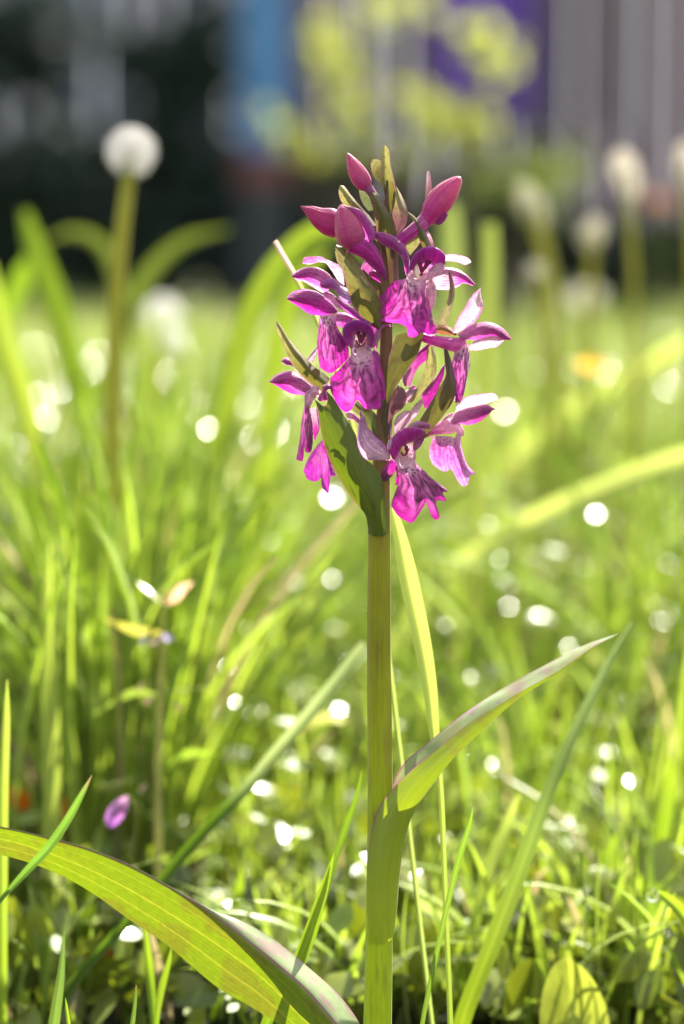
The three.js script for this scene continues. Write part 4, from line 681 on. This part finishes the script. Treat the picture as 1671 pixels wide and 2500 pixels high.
// pinkish topped herb with paired leaves
{
  const D = 0.79, base = atDepth(392, groundRow(D), D); base.y = 0;
  const t = thing('wild_herb', 'slim herb with paired leaves, lilac flowers and a pinkish top, left of the stem', 'herb', base);
  const pt = (x, y, d = 0) => atDepth(x, y, D + d).sub(base), s = PX * D / D0;
  put('stem', tubular([[V(0, 0, 0), 9 * s], [pt(388, 2100), 9 * s], [pt(386, 1900), 9 * s], [pt(392, 1700), 7 * s], [pt(398, 1560), 4 * s], [pt(400, 1440), 3 * s]], { nr: 10, nv: 40, color: () => [0.5, 0.48, 0.14] }), M.stem, t);
  const leafAt = (name, a, mid, b, w, c, tilt) => {
    const A = pt(...a), B = pt(...mid), C = pt(...b), up = V(0, 1, 0), ww = w * s / 2, side = V(0, Math.sin(tilt), Math.cos(tilt));
    const f = [0.25, 1, 0.1], edge = (k) => [A, B, C].map((p, i) => p.clone().addScaledVector(side, k * ww * f[i]));
    put(name, loft([edge(-1), [A, B.clone().addScaledVector(up, -2 * s), C], edge(1)], { nu: 10, nv: 22, color: (u, v) => { const n = fbm(u * 6, v * 9, 3); return [c[0] * (0.8 + 0.4 * n), c[1] * (0.8 + 0.4 * n), c[2] * (0.8 + 0.4 * n)]; } }), M.glossy, t);
  };
  leafAt('leaf', [396, 1475], [430, 1450], [470, 1422, -0.006], 50, [0.85, 0.5, 0.30], 1.0);
  leafAt('leaf', [396, 1470], [370, 1450], [334, 1420, 0.004], 26, [0.42, 0.36, 0.20], -0.2);
  leafAt('leaf', [398, 1545], [335, 1540], [255, 1512], 40, [0.42, 0.38, 0.06], 0.9);
  leafAt('leaf', [402, 1540], [450, 1522], [520, 1500], 34, [0.34, 0.38, 0.12], 0.15);
  leafAt('leaf', [396, 1692], [460, 1682], [542, 1672], 40, [0.34, 0.38, 0.12], 0.25);
  leafAt('leaf', [392, 1700], [330, 1690], [220, 1750], 30, [0.24, 0.32, 0.04], 0.9);
  leafAt('leaf', [388, 1885], [320, 1905], [228, 1922], 34, [0.30, 0.34, 0.12], 0.2);
  leafAt('leaf', [390, 1890], [450, 1842], [530, 1838], 40, [0.26, 0.38, 0.03], 0.8);
  leafAt('leaf', [386, 2100], [450, 2098], [520, 2070], 40, [0.26, 0.36, 0.03], 0.8);
  for (const [x, y, c] of [[352, 1564, [0.55, 0.45, 0.75]], [408, 1560, [0.58, 0.48, 0.74]], [378, 1570, [0.6, 0.42, 0.35]], [346, 1680, [0.6, 0.38, 0.28]], [365, 1712, [0.55, 0.36, 0.25]], [432, 1728, [0.5, 0.28, 0.2]], [352, 1925, [0.6, 0.42, 0.3]]]) {
    const petals = []; for (let i = 0; i < 5; i++) petals.push(leafGeometry(16 * s, 11 * s, 0.2, -0.5, 4).rotateX(0.9).rotateY(i * 1.257));
    const g = mergeGeometries(petals), k = g.attributes.color; for (let i = 0; i < k.count; i++) k.setXYZ(i, ...c);
    g.rotateZ((x - 392) * -0.02).rotateX(0.5); g.translate(...pt(x, y, -0.004).toArray()); put('flower', g, M.fluff, t);
  }
}

// dandelion clock and the smaller seed heads
function clock(name, label, category, px, py, D, rpx, stalk, n, sx = 1, sy = 1, tone = [0.52, 0.50, 0.48], tilt = 0) {
  const s = PX * D / D0, c = atDepth(px, py, D), foot = atDepth(stalk[0], stalk[1], D), base = V(foot.x + (foot.x - c.x) * 0.3, 0, foot.z);
  const t = thing(name, label, category, base), R = rpx * s, rel = c.clone().sub(base), r = rng(Math.round(px)), pappi = [];
  put('stalk', tubular([[V(0, 0, 0), stalk[2] * s], [foot.clone().sub(base), stalk[2] * s], [rel, stalk[2] * s * 0.8]], { nr: 14, nv: 30, color: () => [0.36, 0.35, 0.04] }), M.stem, t);
  put('receptacle', paint(new THREE.SphereGeometry(R * 0.28, 16, 12).translate(...rel.toArray()), [0.25, 0.25, 0.2]), M.matte, t);
  for (let i = 0; i < n; i++) {
    const y = 1 - 2 * (i + 0.5) / n, a = i * 2.39996, q = Math.sqrt(1 - y * y), d = V(Math.cos(a) * q, y, Math.sin(a) * q);
    const k = 0.9 + 0.14 * r(), pos = [0.012, 0.25, 0, -0.012, 0.25, 0, 0, k - 0.06, 0], a0 = r() * 6.283, m = 13;
    for (let j = 0; j < m; j++) {
      const b = a0 + j / m * 6.283, w = 0.016, l = 0.24 + 0.06 * r(), y1 = k + 0.05 * r();
      pos.push(-Math.sin(b) * w, k - 0.07, Math.cos(b) * w, Math.sin(b) * w, k - 0.07, -Math.cos(b) * w, Math.cos(b) * l, y1, Math.sin(b) * l);
    }
    const g = new THREE.BufferGeometry(); g.setAttribute('position', new THREE.Float32BufferAttribute(pos.map((x) => x * R), 3)); g.computeVertexNormals();
    g.applyQuaternion(new THREE.Quaternion().setFromUnitVectors(V(0, 1, 0), d)); pappi.push(g);
  }
  const g = mergeGeometries(pappi); g.scale(sx, sy, sx); g.rotateZ(tilt); g.translate(...rel.toArray());
  const col = new Float32Array(g.attributes.position.count * 3); for (let i = 0; i < col.length; i++) col[i] = tone[i % 3]; g.setAttribute('color', new THREE.BufferAttribute(col, 3));
  put('seed_head', g, M.fluff, t).userData.kind = 'stuff';
}
clock('dandelion_clock', 'round white dandelion clock on a thick stalk against the dark bushes at upper left', 'dandelion', 321, 370, 0.90, 62, [283, 760, 20], 150);
clock('seeding_plant', 'round whitish seed head low in the far grass right of the dandelion stalk', 'seed head', 399, 765, 1.35, 44, [395, 900, 12], 90, 1, 0.95, [0.812, 0.792, 0.751]);
clock('seeding_plant', 'smaller greyish seed head just below the round one in the far grass', 'seed head', 426, 830, 1.3, 30, [426, 950, 8], 60, 1, 1, [0.761, 0.761, 0.751]);
clock('flowering_grass', 'tallest cream grass head at the upper right against the mauve fence', 'grass head', 1530, 425, 1.1, 62, [1552, 760, 11], 90, 0.58, 1.05, [0.629, 0.558, 0.447], 0.3);
clock('flowering_grass', 'cream grass head cut by the right border of the picture', 'grass head', 1680, 405, 1.15, 60, [1690, 760, 10], 90, 0.5, 1, [0.67, 0.589, 0.477], 0.1);
clock('flowering_grass', 'leaning dull cream grass head left of the tallest one', 'grass head', 1298, 500, 1.2, 66, [1350, 720, 16], 90, 0.5, 1, [0.426, 0.406, 0.284], 0.45);
clock('flowering_grass', 'short cream grass head below and left of the tallest one', 'grass head', 1448, 570, 1.2, 44, [1440, 760, 12], 80, 0.7, 1, [0.507, 0.467, 0.345], -0.3);
clock('seeding_plant', 'pale low seed head at the right above the far grass line', 'seed head', 1432, 725, 1.45, 40, [1430, 860, 12], 70, 1.2, 0.8, [0.629, 0.589, 0.487]);
clock('seeding_plant', 'small round grey seed head left of the pale low one at the right', 'seed head', 1308, 662, 1.15, 26, [1320, 800, 8], 60, 1, 1, [0.45, 0.42, 0.34]);

// blurred flowers and fallen petals
function simpleFlower(name, label, px, py, D, rpx, color, petals, face = 0.9) {
  const s = PX * D / D0, c = atDepth(px, py, D), base = V(c.x, 0, c.z), t = thing(name, label, 'flower', base);
  put('stalk', tubular([[V(0, 0, 0), 5 * s], [V(0.003, c.y * 0.5, 0), 5 * s], [V(0, c.y, 0), 4 * s]], { nr: 8, nv: 12, color: () => [0.22, 0.28, 0.04] }), M.stem, t);
  for (let i = 0; i < petals; i++) {
    const g = leafGeometry(rpx * s, rpx * s * 0.95, 0.1, -0.35, 5), k = g.attributes.color; for (let j = 0; j < k.count; j++) k.setXYZ(j, ...color);
    g.rotateX(face).rotateY(i / petals * 6.283).rotateX(0.35); g.translate(0, c.y, 0); put('petal', g, M.fluff, t);
  }
  put('disc', paint(new THREE.SphereGeometry(rpx * s * 0.25, 12, 8).scale(1, 0.6, 1).translate(0, c.y + rpx * s * 0.12, 0), [0.6, 0.42, 0.04]), M.matte, t);
}
simpleFlower('yellow_flower', 'blurred golden yellow flower in the far grass right of the flower spike', 1442, 908, 1.08, 42, [1, 0.64, 0.05], 6, 0.7);
simpleFlower('orange_flower', 'dim orange flower low before the fence near the right border', 1610, 487, 1.7, 36, [0.50, 0.16, 0.05], 6, 1.5);
simpleFlower('lilac_flower', 'faint blurred lilac flower in the grass left of the stem', 564, 1237, 1.1, 22, [0.45, 0.42, 0.8], 5, 0.8);
// small white flowers, added to give soft white discs like glints
const whites = [
  [208, 870, 1.2, 20, 'high at the left, right of the dandelion stalk and below its head'],
  [240, 990, 1.1, 12, 'just right of the dandelion stalk, the smaller and lower of two there'],
  [740, 1303, 1.02, 15, 'left of the stem a little below the lowest flowers'],
  [565, 1400, 0.98, 16, 'left of the stem, level with the pinkish herb top'],
  [700, 1400, 1, 12, 'close to the left of the stem, level with the pinkish herb top'],
  [1225, 980, 1.2, 15, 'right of the lower right flower, upper of two close together'],
  [1215, 1045, 1.18, 15, 'right of the lower right flower, lower of two close together'],
  [1262, 1072, 1.05, 8, 'tiniest dot right of the lower right flower lip'],
  [1500, 1388, 0.95, 8, 'tiny dot at the right, above the tip of the long slanting blade'],
  [1455, 1430, 1, 13, 'at the right, just left of the slanting blade tip'],
  [1570, 1440, 1, 14, 'near the right border, right of the slanting blade tip'],
  [1300, 1862, 0.86, 8, 'below the curved stem leaf, close beside the slanting blade'],
  [1450, 1815, 0.88, 8, 'right of the long slanting blade at its middle height'],
  [1120, 1802, 0.88, 10, 'below the curved stem leaf, left of the slanting blade'],
  [1560, 1310, 1, 9, 'near the right border, above the other right border dots'],
  [255, 1322, 1, 13, 'at the left, above the pinkish top of the herb'],
  [130, 1610, 0.92, 7, 'tiny dot on the broad upright blade at the left'],
  [460, 730, 1.6, 17, 'at the far grass edge right of the dandelion stalk'],
  [1550, 800, 1.5, 17, 'in the far grass above and right of the golden yellow flower'],
  [1380, 730, 1.5, 15, 'at the far grass edge under the cream grass heads'],
  [345, 1150, 1.1, 11, 'at the left between the dandelion stalk and the lowest flowers, lower one'],
  [480, 1050, 1.2, 13, 'midway between the dandelion stalk and the lower bract'],
  [620, 860, 1.4, 13, 'just left of the flower spike beside the arching blade'],
  [1500, 1130, 1.1, 11, 'at the right between the two long slanting stalks'],
  [1640, 1560, 0.95, 11, 'at the right border, lowest of the dots there'],
];
let glintFlower;
whites.forEach(([x, y, D, rad, where], i) => {
  const c = atDepth(x, y, D), s = PX * D / D0;
  let t;
  if (!glintFlower) {
    t = glintFlower = new THREE.Group(); t.name = numbered('glint_flower'); scene.add(t);
    put('stalk', tubular([[V(0, -0.2, 0), 0.03], [V(0.03, -0.1, 0), 0.03], [V(0, 0, 0), 0.025]].map(([q, w]) => [q.multiplyScalar(40), w]), { nr: 6, nv: 10, color: () => [0.24, 0.3, 0.04] }), M.stem, t);
    for (let k = 0; k < 7; k++) put('petal', paint(leafGeometry(1, 0.62, 0.12, -0.2, 4).rotateX(0.9).rotateY(k * 0.898), [0.30, 0.30, 0.27]), M.fluff, t);
    put('disc', paint(new THREE.SphereGeometry(0.26, 12, 8).scale(1, 0.6, 1).translate(0, 0.14, 0), [0.6, 0.5, 0.12]), M.matte, t);
  } else { t = glintFlower.clone(); t.name = numbered('glint_flower'); scene.add(t); }
  t.position.copy(c); t.scale.setScalar(rad * s); t.rotation.set(0.35 * hash(i, 1, 3), hash(i, 2, 3) * 6, 0.5 * (hash(i, 3, 3) - 0.5));
  tag(t, 'white flower added as a blurred glint ' + where, 'flower', 'tiny white flowers added as soft glints through the meadow');
});
{
  const D = 0.745, p = atDepth(287, 1985, D), t = thing('hanging_blossom', 'small magenta petal hanging in the grass above the blotched leaf at the left', 'blossom', p);
  const at2 = (x, y, d) => atDepth(x, y, D + d).sub(p);
  put('petal', loft([[at2(262, 2018, 0), at2(258, 1990, 0), at2(280, 1955, 0), at2(308, 1942, 0.002)], [at2(268, 2022, -0.002), at2(276, 1996, -0.003), at2(296, 1966, -0.003), at2(312, 1942, 0.001)], [at2(276, 2022, 0), at2(296, 2004, 0), at2(314, 1970, 0), at2(316, 1944, 0.002)]], { nu: 8, nv: 16, color: (u, v) => mix([0.35, 0.10, 0.5], [0.75, 0.3, 0.55], v) }), M.petal, t);
  put('stalk', tubular([[at2(314, 1944, 0.001), 0.0005], [at2(330, 1970, 0.004), 0.0005], [at2(322, 2120, 0.008), 0.0006], [at2(300, groundRow(D), 0.01), 0.0007]], { nr: 6, nv: 20, color: () => [0.24, 0.26, 0.03] }), M.stem, t);
}
for (const [label, x, y, D, size, c, turn] of [['bright orange red withered leaf at the left border above the blotched leaf', 70, 1972, 0.84, 0.012, [0.8, 0.16, 0.01], 0.8], ['dull orange withered leaf in the shade right of the orange red one', 165, 2000, 0.82, 0.011, [0.45, 0.12, 0.015], 0.4], ['dark rusty withered leaf in the shade below the blotched leaf', 272, 2320, 0.75, 0.010, [0.28, 0.06, 0.008], 2.0], ['pale rusty withered leaf low right of the stem', 1045, 2150, 0.78, 0.007, [0.7, 0.3, 0.14], 1.2]]) {
  const p = atDepth(x, y, D), t = thing('withered_plant', label, 'leaf', p), g = leafGeometry(size, size * 0.7, 0.3, 0.3, 8), k = g.attributes.color;
  for (let i = 0; i < k.count; i++) k.setXYZ(i, c[0] * k.getX(i), c[1], c[2]);
  const m = put('blade', g, M.fluff, t); m.rotation.set(0.3, 0.4, turn);
  put('stalk', tubular([[V(0, 0, 0), 0.0004], [V(0.004, -p.y * 0.5, 0.003), 0.0005], [V(0.002, -p.y, 0), 0.0006]], { nr: 6, nv: 8, color: () => [0.14, 0.07, 0.02] }), M.matte, t);
}

// broad leaves at the lower right
function broadLeaf(label, left, mid, right, D, c, name = 'broad_leaved_plant') {
  const base = atDepth(mid[0][0], groundRow(D), D), t = thing(name, label, 'leaf', base), f = (l) => l.map(([x, y, d = 0]) => atDepth(x, y, D + d).sub(base));
  put('leaf', loft([f(left), f(mid), f(right)], { nu: 26, nv: 40, ruffle: 0.0006, seed: 5, color: (u, v, p) => {
    const side = Math.abs(2 * u - 1), vein = Math.exp(-((((v * 9 - side * 2.4) % 1) - 0.5) ** 2) / 0.01) * 0.5, midrib = Math.exp(-((side / 0.06) ** 2)), n = fbm(u * 8, v * 10, 3);
    const k = 0.75 + 0.45 * n + 0.3 * vein * 0.6 + 0.35 * midrib; return [c[0] * k, c[1] * k, c[2] * k];
  } }), M.glossy, t);
}
broadLeaf('broad rounded leaf standing up at the bottom right, lit through from behind', [[1330, 2640], [1318, 2520, 0], [1326, 2420, 0], [1350, 2360, 0], [1384, 2332, 0.004]], [[1400, 2640, 0.004], [1400, 2520, 0.008], [1398, 2420, 0.008], [1392, 2365, 0.006], [1385, 2331, 0.004]], [[1470, 2640], [1490, 2520, 0], [1470, 2430, 0], [1430, 2370, 0], [1386, 2332, 0.004]], 0.715, [0.34, 0.38, 0.04]);
broadLeaf('dark grey green broad leaf lying in the bottom right corner behind the upright one', [[1330, 2660, -0.01], [1430, 2480, 0.0], [1480, 2400, 0.03], [1560, 2370, 0.06]], [[1500, 2680, -0.012], [1540, 2520, 0], [1570, 2430, 0.03], [1620, 2385, 0.06]], [[1660, 2680, -0.01], [1690, 2540, 0], [1690, 2450, 0.03], [1680, 2400, 0.06]], 0.76, [0.06, 0.12, 0.06]);
broadLeaf('yellow green rounded leaf left of the stem beside a white glinting leaf', [[735, 1800, 0], [760, 1778, -0.004], [800, 1762, -0.004], [846, 1766]], [[738, 1795, 0], [770, 1770, 0], [810, 1760, 0], [850, 1766]], [[735, 1785, 0], [770, 1746, 0.006], [815, 1742, 0.006], [850, 1764]], 0.83, [0.45, 0.45, 0.06]);

renderer.render(scene, camera);
